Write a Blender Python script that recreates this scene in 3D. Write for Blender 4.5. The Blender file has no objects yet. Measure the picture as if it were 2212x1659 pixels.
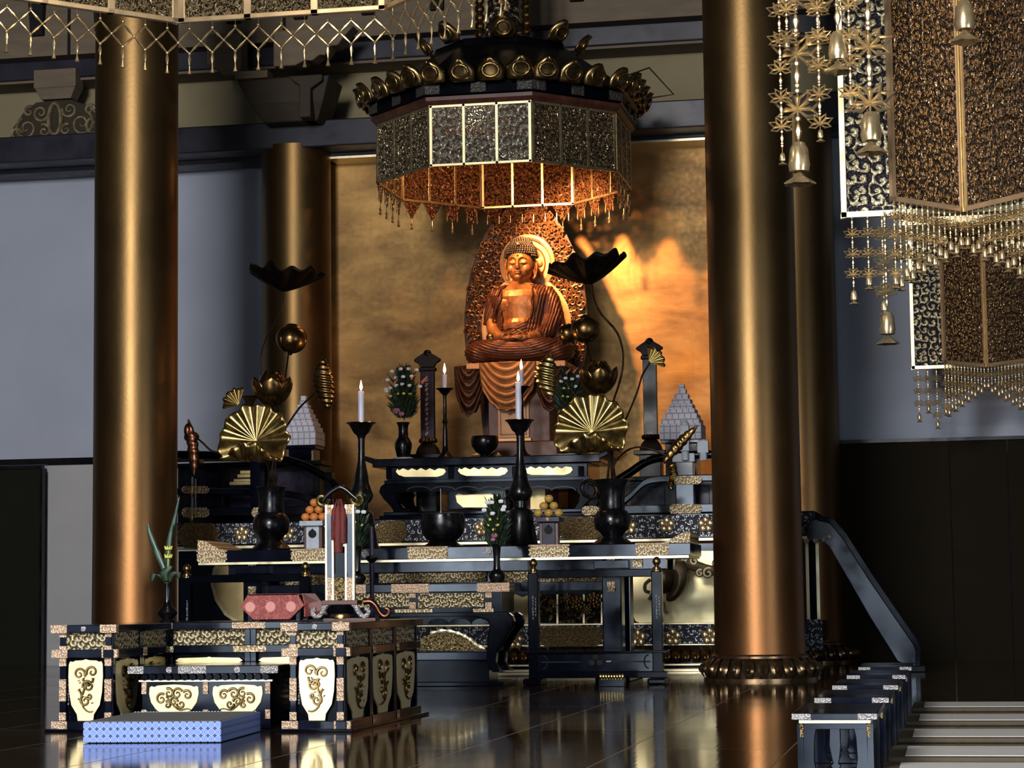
import bpy, bmesh, math, random
from mathutils import Vector, Matrix
from math import sin, cos, pi, radians, sqrt, atan2
random.seed(7)
SC = bpy.context.scene
COL = SC.collection
# ------------------------------------------------------------------ camera (focal length in pixels of the 2212 x 1659 frame)
FPX = 4800.0
PSI, TH, EPS, EYE = math.atan(.1967), math.atan((1287 - 829.5) / FPX), .0122, 1.0
CF = Vector((-sin(PSI) * cos(TH), cos(PSI) * cos(TH), sin(TH)))
_r0 = Vector((cos(PSI), sin(PSI), 0)); _u0 = _r0.cross(CF)
CR = _r0 * cos(EPS) - _u0 * sin(EPS)
CU = _u0 * cos(EPS) + _r0 * sin(EPS)
CP = Vector((0, 0, EYE))
cam = bpy.data.objects.new('camera', bpy.data.cameras.new('camera'))
cam.data.sensor_width = 36; cam.data.lens = 36 * FPX / 2212; cam.data.clip_end = 200
m = Matrix.Identity(4)
for i in range(3):
    m[i][0], m[i][1], m[i][2], m[i][3] = CR[i], CU[i], -CF[i], CP[i]
cam.matrix_world = m
COL.objects.link(cam); SC.camera = cam

def ray(px, py): return CF + CR * ((px - 1106) / FPX) + CU * ((829.5 - py) / FPX)
def P(px, py, Y):            # world point seen at a photo pixel on the plane at depth Y
    d = ray(px, py); return CP + d * (Y / d.y)
def G(px, py, Z=0.0):        # same, on a horizontal plane
    d = ray(px, py); return CP + d * ((Z - EYE) / d.z)
def U(p): return (Vector(p) - CP).dot(CF) / FPX      # metres per photo pixel at a point

# ------------------------------------------------------------------ mesh builder
class B:
    def __init__(s, u=1.0, T=None):
        s.bm = bmesh.new(); s.u = u; s.T = T or Matrix.Identity(4)
    def v(s, p): return s.bm.verts.new(s.T @ (Vector(p) * s.u))
    def face(s, vs):
        try: return s.bm.faces.new(vs)
        except ValueError: return None
    def box(s, c, d, R=None):
        c = Vector(c); h = [x / 2 for x in d]; vs = []
        for z in (-1, 1):
            for x, y in ((-1, -1), (1, -1), (1, 1), (-1, 1)):
                p = Vector((x * h[0], y * h[1], z * h[2]))
                vs.append(s.v(c + (R @ p if R else p)))
        for f in ((3, 2, 1, 0), (4, 5, 6, 7), (0, 1, 5, 4), (1, 2, 6, 5), (2, 3, 7, 6), (3, 0, 4, 7)):
            s.face([vs[i] for i in f])
        return s
    def bx(s, x0, x1, y0, y1, z0, z1): return s.box(((x0 + x1) / 2, (y0 + y1) / 2, (z0 + z1) / 2), (abs(x1 - x0), abs(y1 - y0), abs(z1 - z0)))
    def poly(s, pts, t, y=0.0):
        """outline in the local xz plane (counter-clockwise seen from -y), front at y, thickness t to +y"""
        a = [s.v((p[0], y, p[1])) for p in pts]; b = [s.v((p[0], y + t, p[1])) for p in pts]
        s.face(a); s.face(b[::-1]); n = len(pts)
        for i in range(n): s.face([a[i], b[i], b[(i + 1) % n], a[(i + 1) % n]])
        return s
    def loft(s, rings, cap=True, closed=True):
        vr = [[s.v(p) for p in r] for r in rings]
        for a, b in zip(vr, vr[1:]):
            n = len(a)
            for i in range(n if closed else n - 1): s.face([a[i], a[(i + 1) % n], b[(i + 1) % n], b[i]])
        if cap and closed: s.face(vr[0][::-1]); s.face(vr[-1])
        return s
    def lathe(s, prof, c=(0, 0, 0), n=24, fl=0, fa=0.0, sx=1.0, sy=1.0, R=None):
        c = Vector(c); rings = []
        for r, z in prof:
            ring = []
            for i in range(n):
                a = 2 * pi * i / n; rr = r * (1 + (fa * cos(fl * a) if fl else 0))
                p = Vector((rr * cos(a) * sx, rr * sin(a) * sy, z)); ring.append(c + (R @ p if R else p))
            rings.append(ring)
        return s.loft(rings)
    def tube(s, pts, r, n=8, cap=True, closed=False):
        pts = [Vector(p) for p in pts]; N = len(pts); rs = r if isinstance(r, (list, tuple)) else [r] * N
        rings = []; up = None
        for i, p in enumerate(pts):
            t = (pts[(i + 1) % N] - pts[i - 1]) if closed else (pts[min(i + 1, N - 1)] - pts[max(i - 1, 0)])
            if t.length < 1e-9: t = Vector((0, 0, 1))
            t.normalize()
            if up is None: up = Vector((0, 1, 0)) if abs(t.y) < .9 else Vector((1, 0, 0))
            a = t.cross(up)
            if a.length < 1e-6: a = t.orthogonal()
            a.normalize(); b = a.cross(t); up = b * -1 if False else (up - t * up.dot(t)).normalized()
            rings.append([p + a * (cos(2 * pi * k / n) * rs[i]) + b * (sin(2 * pi * k / n) * rs[i]) for k in range(n)])
        if closed:
            rings.append(rings[0]); return s.loft(rings, cap=False)
        return s.loft(rings, cap=cap)
    def ell(s, c, r, n=16, k=10, R=None):
        c = Vector(c); r = r if isinstance(r, (tuple, list)) else (r, r, r)
        top = None; rings = []
        for j in range(1, k):
            t = pi * j / k
            rings.append([c + ((R @ q) if R else q) for q in (Vector((r[0] * sin(t) * cos(2 * pi * i / n), r[1] * sin(t) * sin(2 * pi * i / n), -r[2] * cos(t))) for i in range(n))])
        s.loft(rings, cap=True); return s
    def sheet(s, grid, wrap=False):
        vr = [[s.v(p) for p in r] for r in grid]
        for a, b in zip(vr, vr[1:]):
            n = len(a)
            for i in range(n if wrap else n - 1): s.face([a[i], a[(i + 1) % n], b[(i + 1) % n], b[i]])
        return s
    def build(s, name, mat, parent=None, smooth=False, bev=0.0, solid=0.0, sub=0, auto=None):
        bmesh.ops.remove_doubles(s.bm, verts=s.bm.verts, dist=1e-6)
        bmesh.ops.recalc_face_normals(s.bm, faces=s.bm.faces)
        me = bpy.data.meshes.new(name); s.bm.to_mesh(me); s.bm.free()
        me.materials.append(mat)
        if smooth:
            me.polygons.foreach_set('use_smooth', [True] * len(me.polygons))
            if auto is None: auto = 40
        o = bpy.data.objects.new(name, me); COL.objects.link(o)
        if parent is not None: o.parent = parent
        if smooth and auto and auto < 180: me.set_sharp_from_angle(angle=radians(auto))
        if bev:
            md = o.modifiers.new('bevel', 'BEVEL'); md.width = bev; md.segments = 2; md.limit_method = 'ANGLE'; md.angle_limit = radians(40)
        if solid:
            md = o.modifiers.new('solid', 'SOLIDIFY'); md.thickness = solid; md.offset = 0
        if sub:
            md = o.modifiers.new('sub', 'SUBSURF'); md.levels = sub; md.render_levels = sub
        return o

def tag(o, label, cat, group=None, kind=None):
    o['label'] = label; o['category'] = cat
    if group: o['group'] = group
    if kind: o['kind'] = kind
    return o
def struct(o): o['kind'] = 'structure'; return o
def thing(name, label, cat, loc=(0, 0, 0), rz=0.0, group=None):
    o = bpy.data.objects.new(name, None); COL.objects.link(o); o.location = loc; o.rotation_euler = (0, 0, rz)
    o.empty_display_size = .1
    return tag(o, label, cat, group)
def copy_tree(o, parent=None):
    c = o.copy(); COL.objects.link(c)
    if parent is not None: c.parent = parent
    for ch in list(o.children): copy_tree(ch, c)
    return c
def at(name, label, cat, px, py, Y, group=None, rz=0.0):
    """thing whose base stands at a photo pixel on depth plane Y; returns it with its metres-per-pixel scale"""
    p = P(px, py, Y); o = thing(name, label, cat, p, rz, group); return o, U(p)
def bez(pts, n=24):
    """Catmull-Rom through points"""
    pts = [Vector(p) for p in pts]; out = []; N = len(pts)
    for i in range(N - 1):
        p0, p1, p2, p3 = pts[max(i - 1, 0)], pts[i], pts[i + 1], pts[min(i + 2, N - 1)]
        k = max(2, n // (N - 1))
        for j in range(k):
            t = j / k
            out.append(.5 * ((2 * p1) + (p2 - p0) * t + (2 * p0 - 5 * p1 + 4 * p2 - p3) * t * t + (3 * p1 - p0 - 3 * p2 + p3) * t ** 3))
    out.append(pts[-1]); return out
def spiral(cx, cz, r, turns, a0=0.0, d=1, y=0.0, n=26, rin=.12):
    return [(cx + r * (rin + (1 - rin) * (1 - i / n)) * cos(a0 + d * turns * 2 * pi * i / n), y, cz + r * (rin + (1 - rin) * (1 - i / n)) * sin(a0 + d * turns * 2 * pi * i / n)) for i in range(n + 1)]

# ------------------------------------------------------------------ materials
class N:
    def __init__(s, name):
        s.m = bpy.data.materials.new(name); s.m.use_nodes = True; s.t = s.m.node_tree; s.t.nodes.clear()
        s.out = s.n('ShaderNodeOutputMaterial'); s.b = s.n('ShaderNodeBsdfPrincipled'); s.l(s.b.outputs[0], s.out.inputs[0])
    def n(s, k, **kw):
        x = s.t.nodes.new(k)
        for a, b in kw.items(): setattr(x, a, b)
        return x
    def l(s, a, b): s.t.links.new(a, b)
    def math(s, op, a, b=None, c=None):
        x = s.n('ShaderNodeMath', operation=op)
        for i, q in enumerate((a, b, c)):
            if q is None: continue
            if isinstance(q, (int, float)): x.inputs[i].default_value = q
            else: s.l(q, x.inputs[i])
        return x.outputs[0]
    def set(s, **kw):
        for k, v in kw.items():
            i = s.b.inputs[k.replace('_', ' ')]
            if isinstance(v, (int, float)): i.default_value = v
            elif isinstance(v, tuple): i.default_value = (*v, 1) if len(v) == 3 else v
            else: s.l(v, i)
        return s
    def mix(s, f, a, b):
        x = s.n('ShaderNodeMix', data_type='RGBA')
        if isinstance(f, (int, float)): x.inputs[0].default_value = f
        else: s.l(f, x.inputs[0])
        for i, q in ((6, a), (7, b)):
            if isinstance(q, tuple): x.inputs[i].default_value = (*q, 1)
            else: s.l(q, x.inputs[i])
        return x.outputs[2]
    def rng(s, v, a, b, c=0.0, d=1.0):
        x = s.n('ShaderNodeMapRange'); s.l(v, x.inputs[0])
        for i, q in enumerate((a, b, c, d)): x.inputs[i + 1].default_value = q
        return x.outputs[0]
    def co(s, plane=None, sc=(1, 1, 1), off=(0, 0, 0)):
        t = s.n('ShaderNodeTexCoord').outputs['Object']
        if plane:
            x = s.n('ShaderNodeSeparateXYZ'); s.l(t, x.inputs[0]); c = s.n('ShaderNodeCombineXYZ')
            if plane == 'sz': s.l(s.math('ADD', x.outputs[0], x.outputs[1]), c.inputs[0]); s.l(x.outputs[2], c.inputs[1])
            else:
                for i, ax in enumerate(plane): s.l(x.outputs['xyz'.index(ax)], c.inputs[i])
            t = c.outputs[0]
        mp = s.n('ShaderNodeMapping'); s.l(t, mp.inputs[0]); mp.inputs[3].default_value = sc; mp.inputs[1].default_value = off
        return mp.outputs[0]
    def noise(s, vec, scale, det=4, rough=.55, dist=0):
        x = s.n('ShaderNodeTexNoise'); s.l(vec, x.inputs['Vector']); x.inputs['Scale'].default_value = scale; x.inputs['Detail'].default_value = det
        x.inputs['Roughness'].default_value = rough; x.inputs['Distortion'].default_value = dist
        return x.outputs['Fac'] if 'Fac' in x.outputs else x.outputs[0]
    def bump(s, h, st, d=.01):
        x = s.n('ShaderNodeBump'); x.inputs['Strength'].default_value = st; x.inputs['Distance'].default_value = d; s.l(h, x.inputs['Height'])
        s.l(x.outputs[0], s.b.inputs['Normal']); return s

def simple(name, c, metal=0.0, rough=.5, var=.15, sc=6.0, bump=0.0, spec=.5, c2=None, stretch=(1, 1, 1), coat=0.0, rv=.12):
    k = N(name); v = k.co(sc=stretch); f = k.noise(v, sc)
    a = c2 or tuple(x * (1 - var * 2) for x in c)
    k.set(Base_Color=k.mix(k.rng(f, .3, .7), a, c), Metallic=metal, Specular_IOR_Level=spec, Coat_Weight=coat, Coat_Roughness=.08)
    k.set(Roughness=k.rng(f, .25, .75, max(.02, rough - rv), min(1, rough + rv)))
    if bump: k.bump(k.noise(v, sc * 4), bump, .01)
    return k.m

def vine(k, plane, scale, turns=9.0, warp=.25):
    """curling-vine field in a plane: returns (spiral wave -1..1, distance to the cell centre)"""
    v = k.co(plane, (scale,) * 3)
    ns = k.n('ShaderNodeTexNoise'); k.l(v, ns.inputs['Vector']); ns.inputs['Scale'].default_value = 1.3
    mx = k.n('ShaderNodeVectorMath', operation='MULTIPLY_ADD'); k.l(ns.outputs['Color'], mx.inputs[0]); mx.inputs[1].default_value = (warp,) * 3; k.l(v, mx.inputs[2])
    vo = k.n('ShaderNodeTexVoronoi', voronoi_dimensions='2D'); k.l(mx.outputs[0], vo.inputs['Vector']); vo.inputs['Scale'].default_value = 1.0; vo.inputs['Randomness'].default_value = .8
    sb = k.n('ShaderNodeVectorMath', operation='SUBTRACT'); k.l(mx.outputs[0], sb.inputs[0]); k.l(vo.outputs['Position'], sb.inputs[1])
    sp = k.n('ShaderNodeSeparateXYZ'); k.l(sb.outputs[0], sp.inputs[0])
    an = k.math('ARCTAN2', sp.outputs[1], sp.outputs[0])
    w = k.math('SINE', k.math('ADD', an, k.math('MULTIPLY', vo.outputs['Distance'], turns)))
    return w, vo.outputs['Distance']

def ornament(name, gold, dark, scale, thr=0.0, metal=.85, rough=.32, bump=.6, plane='xz', alpha=False, turns=9.0, dist=.012, fine=0.0, glint=0, gk=.9):
    k = N(name); w, d = vine(k, plane, scale, turns)
    if fine:
        w2, d2 = vine(k, plane, scale * 2.3, turns)
        w = k.math('ADD', k.math('MULTIPLY', w, 1 - fine), k.math('MULTIPLY', w2, fine))
    f = k.rng(w, thr - .25, thr + .25)
    f = k.math('MAXIMUM', f, k.rng(d, .16, .1))
    k.set(Base_Color=k.mix(f, dark, gold), Roughness=k.rng(f, 0, 1, .6, rough), Metallic=k.math('MULTIPLY', f, metal))
    k.bump(w, bump, dist)
    if glint:                                   # hammered facets: every little cell leans its own way
        vo = k.n('ShaderNodeTexVoronoi'); k.l(k.co(), vo.inputs['Vector']); vo.inputs['Scale'].default_value = glint
        sb = k.n('ShaderNodeVectorMath', operation='SUBTRACT'); k.l(vo.outputs['Color'], sb.inputs[0]); sb.inputs[1].default_value = (.5, .5, .5)
        ge = k.n('ShaderNodeNewGeometry'); ma = k.n('ShaderNodeVectorMath', operation='MULTIPLY_ADD'); k.l(sb.outputs[0], ma.inputs[0]); ma.inputs[1].default_value = (gk,) * 3; k.l(ge.outputs['Normal'], ma.inputs[2])
        nm = k.n('ShaderNodeVectorMath', operation='NORMALIZE'); k.l(ma.outputs[0], nm.inputs[0])
        for nd in k.t.nodes:
            if nd.bl_idname == 'ShaderNodeBump': k.l(nm.outputs[0], nd.inputs['Normal'])
    if alpha:
        k.set(Alpha=k.rng(w, thr - .72, thr - .6)); 
    return k.m

MAT = {}
def mk():
    L = MAT
    # lacquer: near black, sky reflection put into its colour as a trace of navy, mirror gloss with smudges
    k = N('black_lacquer'); v = k.co(); f = k.noise(v, 2.2, 5)
    k.set(Base_Color=k.mix(f, (.0015, .002, .004), (.003, .004, .009)), Roughness=k.rng(f, .3, .75, .06, .2), Specular_IOR_Level=.14); L['lac'] = k.m
    L['lacm'] = simple('satin_black_lacquer', (.004, .0045, .007), 0, .3, .3, 3, spec=.3)
    L['lacblue'] = simple('sky_tinted_lacquer', (.005, .008, .022), 0, .13, .4, 1.6, spec=.5, rv=.09)  # black lacquer with the bluish sky reflection put into its base colour
    L['bronze'] = simple('dark_bronze', (.007, .007, .009), .1, .28, .3, 9, .03, .5)
    L['basebr'] = simple('dark_bronze_lotus_base', (.30, .205, .115), .9, .3, .25, 9, .03)
    k = N('floor_boards'); v = k.co(); st = k.co(sc=(9, .5, 1)); f = k.noise(st, 3, 6); g = k.noise(v, .45, 3)
    br = k.n('ShaderNodeTexBrick'); k.l(k.co('yx'), br.inputs['Vector']); br.offset = .37
    for nm, val in (('Scale', 1.0), ('Mortar Size', .007), ('Brick Width', 5.5), ('Row Height', 1.06), ('Mortar Smooth', .4)): br.inputs[nm].default_value = val
    base = k.mix(f, (.022, .011, .004), (.05, .025, .010))
    k.set(Base_Color=k.mix(br.outputs['Fac'], base, (.12, .09, .06)), Specular_IOR_Level=.6)
    k.set(Roughness=k.math('ADD', k.rng(g, .3, .75, .045, .13), k.math('MULTIPLY', br.outputs['Fac'], .35)))
    k.bump(f, .035, .01); L['floor'] = k.m
    # walls
    L['white'] = simple('grey_white_plaster', (.40, .43, .505), 0, .85, .05, .8, .05, .2)
    L['tan'] = simple('tan_plaster', (.29, .25, .155), 0, .85, .08, 1.2, .05, .2)
    L['pale'] = simple('pale_wall_panel', (.40, .40, .41), 0, .8, .04, 1.5, 0, .2)
    L['screen'] = simple('dark_screen_cloth', (.021, .017, .0105), 0, .8, .1, 3, .0, .05)
    L['screenl'] = simple('dark_green_screen_cloth', (.018, .019, .013), 0, .8, .1, 3, .0, .05)
    L['navy'] = simple('dark_navy_paint', (.020, .019, .034), 0, .4, .12, 2, 0, .5)
    L['timber'] = simple('pale_old_timber', (.20, .16, .115), 0, .7, .12, 2, .08, .2, stretch=(1, 4, 4))
    L['timberd'] = simple('dark_old_timber', (.05, .038, .024), 0, .6, .2, 2, .08, .3, stretch=(1, 4, 4))
    k = N('gold_leaf_wall'); v = k.co(sc=(1, 1, 2.2)); f = k.noise(v, .75, 6, .6, .4); g = k.noise(k.co(), 14, 3)
    br = k.n('ShaderNodeTexBrick'); k.l(k.co('xz'), br.inputs['Vector']); br.offset = 0
    for nm, val in (('Scale', 1.0), ('Mortar Size', .006), ('Brick Width', .62), ('Row Height', .62), ('Mortar Smooth', .8)): br.inputs[nm].default_value = val
    c = k.mix(k.rng(f, .32, .66), (.20, .11, .035), (.56, .345, .115))
    c = k.mix(k.math('MULTIPLY', br.outputs['Fac'], .25), c, (.24, .14, .05))
    k.set(Base_Color=c, Metallic=.35, Roughness=k.rng(g, .2, .8, .42, .6)); L['gwall'] = k.m
    k = N('gilded_column'); v = k.co(sc=(1, 1, .55)); f = k.noise(v, 1.4, 6, .62); g = k.noise(k.co(), 22, 4)
    sx = k.n('ShaderNodeSeparateXYZ'); k.l(k.co(), sx.inputs[0])
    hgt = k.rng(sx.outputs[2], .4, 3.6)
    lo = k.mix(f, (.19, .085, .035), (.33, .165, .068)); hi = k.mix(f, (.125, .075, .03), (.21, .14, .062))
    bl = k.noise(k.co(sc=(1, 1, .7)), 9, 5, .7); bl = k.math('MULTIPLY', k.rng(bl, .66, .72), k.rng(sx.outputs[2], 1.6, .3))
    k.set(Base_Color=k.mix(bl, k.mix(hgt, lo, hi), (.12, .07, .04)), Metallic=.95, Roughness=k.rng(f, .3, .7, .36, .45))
    k.bump(g, .12, .006); L['column'] = k.m
    # golds
    L['goldflat'] = simple('pale_gold_leaf', (.90, .77, .44), .55, .42, .05, 5, .03)
    L['golddull'] = simple('dull_gold_leaf', (.50, .40, .20), .6, .45, .1, 3, .03)  # duller gold; on the left dais panel its dimmer light is put into colour
    L['goldline'] = simple('bright_gold_edge', (.95, .84, .55), .6, .35, .05, 6)
    L['brass'] = simple('polished_brass', (.83, .63, .25), 1, .24, .12, 7, .03)
    L['brassd'] = simple('aged_brass', (.34, .24, .105), .95, .3, .2, 7, .06)
    L['brassc'] = simple('cream_gilt_frame', (.93, .82, .50), .5, .4, .06, 7, .03)
    L['chased'] = ornament('chased_copper_gilt', (.86, .66, .48), (.50, .33, .22), 30, -.1, .6, .4, .7, dist=.006)
    L['chasedd'] = ornament('tarnished_band_fitting', (.13, .12, .11), (.05, .045, .04), 20, -.1, .6, .4, .7, dist=.006)
    L['chasedp'] = ornament('chased_pale_gilt', (.95, .82, .56), (.36, .22, .09), 22, -.35, .5, .4, .7, turns=7, dist=.01)
    L['chasedg'] = ornament('chased_silver_gilt', (.70, .68, .66), (.32, .30, .31), 34, .0, .8, .38, .7, dist=.006)
    L['openw'] = ornament('gilt_openwork', (1.0, .88, .55), (.07, .035, .012), 20, -.4, .5, .34, 1, turns=8, dist=.014)
    L['openwf'] = ornament('gilt_scroll_frieze', (1.0, .9, .58), (.12, .06, .02), 17, -.6, .45, .36, 1, turns=8, dist=.014)
    L['openwb'] = ornament('gilt_openwork_fine', (1.0, .80, .42), (.08, .045, .018), 13, -.35, .75, .26, 1, dist=.025, fine=.45, glint=40, gk=.8)
    L['openwy'] = ornament('gilt_openwork_side', (.80, .58, .27), (.03, .018, .008), 13, -.1, .85, .3, 1, 'yz', dist=.025, fine=.3)
    L['plate'] = ornament('embossed_bronze_plate', (1.0, .76, .38), (.15, .09, .035), 19, -.4, .6, .28, 1, dist=.02, fine=.5, glint=40, gk=.9)
    L['incised'] = ornament('lacquer_with_silver_scroll', (.42, .44, .47), (.010, .012, .022), 8.5, .62, .5, .35, .4, dist=.008, fine=.4)
    L['carved'] = ornament('carved_gilt_wood', (.55, .28, .12), (.07, .026, .011), 5.6, -.2, .6, .3, 1, dist=.05, fine=.4, glint=20, gk=.8)
    L['peony'] = ornament('gilt_carving_on_black', (.62, .50, .29), (.012, .010, .012), 3.6, .45, .8, .32, 1, dist=.06, fine=.4)
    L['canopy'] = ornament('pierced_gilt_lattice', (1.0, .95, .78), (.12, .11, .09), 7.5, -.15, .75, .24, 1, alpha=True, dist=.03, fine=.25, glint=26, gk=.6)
    L['canopyd'] = ornament('pierced_shaded_lattice', (.62, .52, .34), (.022, .016, .009), 8.5, -.1, 1, .2, 1, alpha=True, dist=.04, fine=.4, glint=26, gk=1.3)  # shaded copy of the lattice for the canopy's dimmer faces
    L['canopyi'] = ornament('pierced_lamplit_lattice', (.75, .40, .20), (.06, .022, .01), 8, -.1, .85, .25, 1, alpha=True, dist=.04, fine=.4, glint=26, gk=1.2)  # lattice copy with the orange lamp light put into its colour
    L['banner'] = ornament('banner_unlit_copper_openwork', (.85, .58, .33), (.045, .022, .010), 8.5, .2, .9, .2, 1, dist=.05, fine=.5, glint=34, gk=1.0)  # the wings' lack of light is put into this darker copper
    L['bannerb'] = ornament('banner_lit_pale_openwork', (.95, .85, .55), (.022, .020, .03), 9.5, .3, .5, .38, .8, turns=7, dist=.02, fine=.25)  # paler copy for the flat panel, door light put into its colour
    L['netpan'] = ornament('canopy_pale_openwork', (1.0, .88, .60), (.08, .05, .02), 10, -.1, .75, .22, 1, dist=.03, fine=.5, glint=26, gk=1.0)
    L['gilt'] = simple('champagne_gilt_metal', (.74, .58, .34), .75, .28, .12, 8, .04)
    L['giltd'] = simple('dark_and_shaded_gilt', (.50, .41, .25), .7, .3, .2, 8, .04)  # darker gilt; on the canopy sides it carries their shade in colour
    L['frame'] = simple('warm_gilt_frame', (.50, .35, .21), .4, .4, .1, 6)
    L['framec'] = simple('pale_canopy_frame', (.78, .60, .38), .35, .4, .1, 6)
    # statue
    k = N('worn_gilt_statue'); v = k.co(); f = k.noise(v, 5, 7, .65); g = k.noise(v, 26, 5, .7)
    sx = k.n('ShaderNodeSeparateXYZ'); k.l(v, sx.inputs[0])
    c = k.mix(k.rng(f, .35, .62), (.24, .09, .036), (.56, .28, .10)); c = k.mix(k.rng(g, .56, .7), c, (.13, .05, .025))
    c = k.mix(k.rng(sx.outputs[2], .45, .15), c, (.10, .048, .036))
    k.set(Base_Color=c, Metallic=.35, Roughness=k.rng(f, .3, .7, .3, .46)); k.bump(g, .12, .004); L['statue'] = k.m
    k = N('statue_robe'); v = k.co(); f = k.noise(v, 6, 6, .65)
    k.set(Base_Color=k.mix(f, (.065, .026, .018), (.19, .075, .038)), Metallic=.3, Roughness=k.rng(f, .3, .7, .3, .48)); L['robe'] = k.m
    L['hair'] = simple('grey_brown_curls', (.075, .055, .034), .2, .5, .2, 20)
    L['haloscroll'] = simple('carved_gilt_scroll', (.27, .125, .05), .45, .33, .2, 9, .06)
    L['haloback'] = simple('dark_carved_ground', (.085, .034, .016), .2, .5, .2, 9, .1)
    L['halo'] = simple('pale_gilt_halo', (.70, .42, .20), .3, .42, .14, 5, .05)
    L['drape'] = simple('gilt_carved_drape', (.44, .23, .10), .25, .42, .2, 6, .05)
    L['draped'] = simple('dark_carved_drape', (.10, .042, .026), .3, .4, .25, 6, .05)
    # lotus metals
    L['leafgold'] = simple('golden_lotus_leaf', (.48, .365, .15), 1, .34, .12, 9, .02)
    L['leafdark'] = simple('blackened_lotus_leaf', (.016, .010, .008), .6, .45, .3, 9)
    L['lotus'] = simple('brown_gilt_lotus', (.25, .155, .06), .95, .3, .25, 9, .03)
    L['bronzered'] = simple('reddish_bronze_leaf', (.16, .07, .04), .9, .32, .25, 9)
    L['nosing'] = simple('weathered_bronze_carving', (.21, .165, .095), .6, .4, .2, 9, .05)
    L['stem'] = simple('bronze_stem', (.10, .065, .045), .9, .32, .2, 9)
    # offerings etc.
    L['stone'] = simple('pale_grey_wood', (.50, .55, .62), 0, .55, .15, 10, .05)
    k = N('pale_stacked_blocks'); br = k.n('ShaderNodeTexBrick'); k.l(k.co('sz'), br.inputs['Vector']); br.offset = 0
    for nm, val in (('Scale', 1.0), ('Mortar Size', .008), ('Brick Width', .085), ('Row Height', .092)): br.inputs[nm].default_value = val
    br.inputs['Color1'].default_value = (.62, .63, .72, 1); br.inputs['Color2'].default_value = (.54, .55, .65, 1); br.inputs['Mortar'].default_value = (.3, .31, .38, 1)
    k.set(Base_Color=br.outputs['Color'], Roughness=.6); L['blocks'] = k.m
    L['purple'] = simple('purple_brown_lacquer', (.028, .018, .045), 0, .32, .2, 6, spec=.25)
    L['orange'] = simple('orange_peel', (.70, .27, .07), 0, .45, .12, 14, .1)
    L['yuzu'] = simple('yellow_peel', (.52, .33, .08), 0, .45, .12, 14, .1)
    L['wax'] = simple('white_wax', (.66, .66, .78), 0, .4, .03, 4)
    L['waxp'] = simple('dark_purple_wax', (.07, .045, .085), 0, .3, .1, 4)
    L['wick'] = simple('burnt_wick', (.01, .01, .01), 0, .9)
    k = N('flame'); e = k.n('ShaderNodeEmission'); e.inputs[0].default_value = (1, .62, .32, 1); e.inputs[1].default_value = 16; k.l(e.outputs[0], k.out.inputs[0]); L['flame'] = k.m
    L['foliage'] = simple('dark_green_leaves', (.028, .055, .025), 0, .5, .3, 20)
    L['blade'] = simple('sword_leaf_green', (.09, .145, .105), 0, .4, .3, 8, c2=(.02, .05, .03))
    L['petalw'] = simple('white_petals', (.72, .70, .74), 0, .6, .05)
    L['petaly'] = simple('yellow_petals', (.65, .6, .12), 0, .6, .05)
    L['petalp'] = simple('mauve_petals', (.40, .17, .26), 0, .6, .2, 20)
    L['petalo'] = simple('coral_petals', (.6, .2, .12), 0, .6, .1)
    L['red'] = simple('red_silk_cord', (.15, .022, .017), 0, .7, .25, 25, .2)
    L['redwood'] = simple('red_brown_wood', (.12, .045, .028), 0, .4, .3, 6)
    # red brocade with pale medallions
    k = N('red_brocade'); v = k.co('xz'); g = k.noise(k.co(sc=(1, 1, 1)), 34, 4, .6, 1.5)
    def medal(off, sc, r0, r1):
        vo = k.n('ShaderNodeTexVoronoi', voronoi_dimensions='2D'); k.l(k.co('xz', (1, 1, 1), off), vo.inputs['Vector']); vo.inputs['Scale'].default_value = sc; vo.inputs['Randomness'].default_value = 0
        return k.rng(vo.outputs['Distance'], r0, r1)
    m1 = medal((.02, .06, 0), 5.6, .26, .22)
    c = k.mix(k.rng(g, .45, .6), (.20, .035, .030), (.34, .085, .065)); c = k.mix(k.math('MULTIPLY', m1, .75), c, (.60, .30, .27)); c = k.mix(k.math('MULTIPLY', k.rng(g, .66, .72), .7), c, (.75, .5, .45))
    k.set(Base_Color=c, Roughness=.6, Sheen_Weight=.3); L['brocade'] = k.m
    # blue shippo (interlocking circles)
    k = N('blue_circle_brocade'); s = k.co('sz', (20, 20, 20)); sp = k.n('ShaderNodeSeparateXYZ'); k.l(s, sp.inputs[0])
    def ring(ox, oz):
        a = k.math('SUBTRACT', k.math('FRACT', k.math('ADD', sp.outputs[0], ox)), .5); b = k.math('SUBTRACT', k.math('FRACT', k.math('ADD', sp.outputs[1], oz)), .5)
        d = k.math('SQRT', k.math('ADD', k.math('MULTIPLY', a, a), k.math('MULTIPLY', b, b)))
        return d
    d1 = ring(0, 0)
    rg = k.math('MAXIMUM', k.rng(k.math('ABSOLUTE', k.math('SUBTRACT', d1, .44)), .075, .03), k.rng(k.math('ABSOLUTE', k.math('SUBTRACT', d1, .2)), .06, .02))
    c = k.mix(k.rng(d1, .52, .47), (.06, .08, .24), (.15, .23, .58)); c = k.mix(rg, c, (.34, .46, .80))
    k.set(Base_Color=c, Roughness=.7); L['shippo'] = k.m
    L['mattop'] = simple('grey_woven_top', (.15, .155, .16), 0, .75, .08, 30, .1)
    # tatami
    k = N('pale_straw_matting'); wv = k.n('ShaderNodeTexWave'); k.l(k.co(), wv.inputs[0]); wv.inputs['Scale'].default_value = 22; wv.bands_direction = 'Y'
    f = k.noise(k.co(sc=(.4, 5, 1)), 3, 3)
    k.set(Base_Color=k.mix(f, (.40, .395, .375), (.60, .59, .565)), Roughness=.75); k.bump(wv.outputs['Fac'], .3, .01); L['tatami'] = k.m
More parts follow.
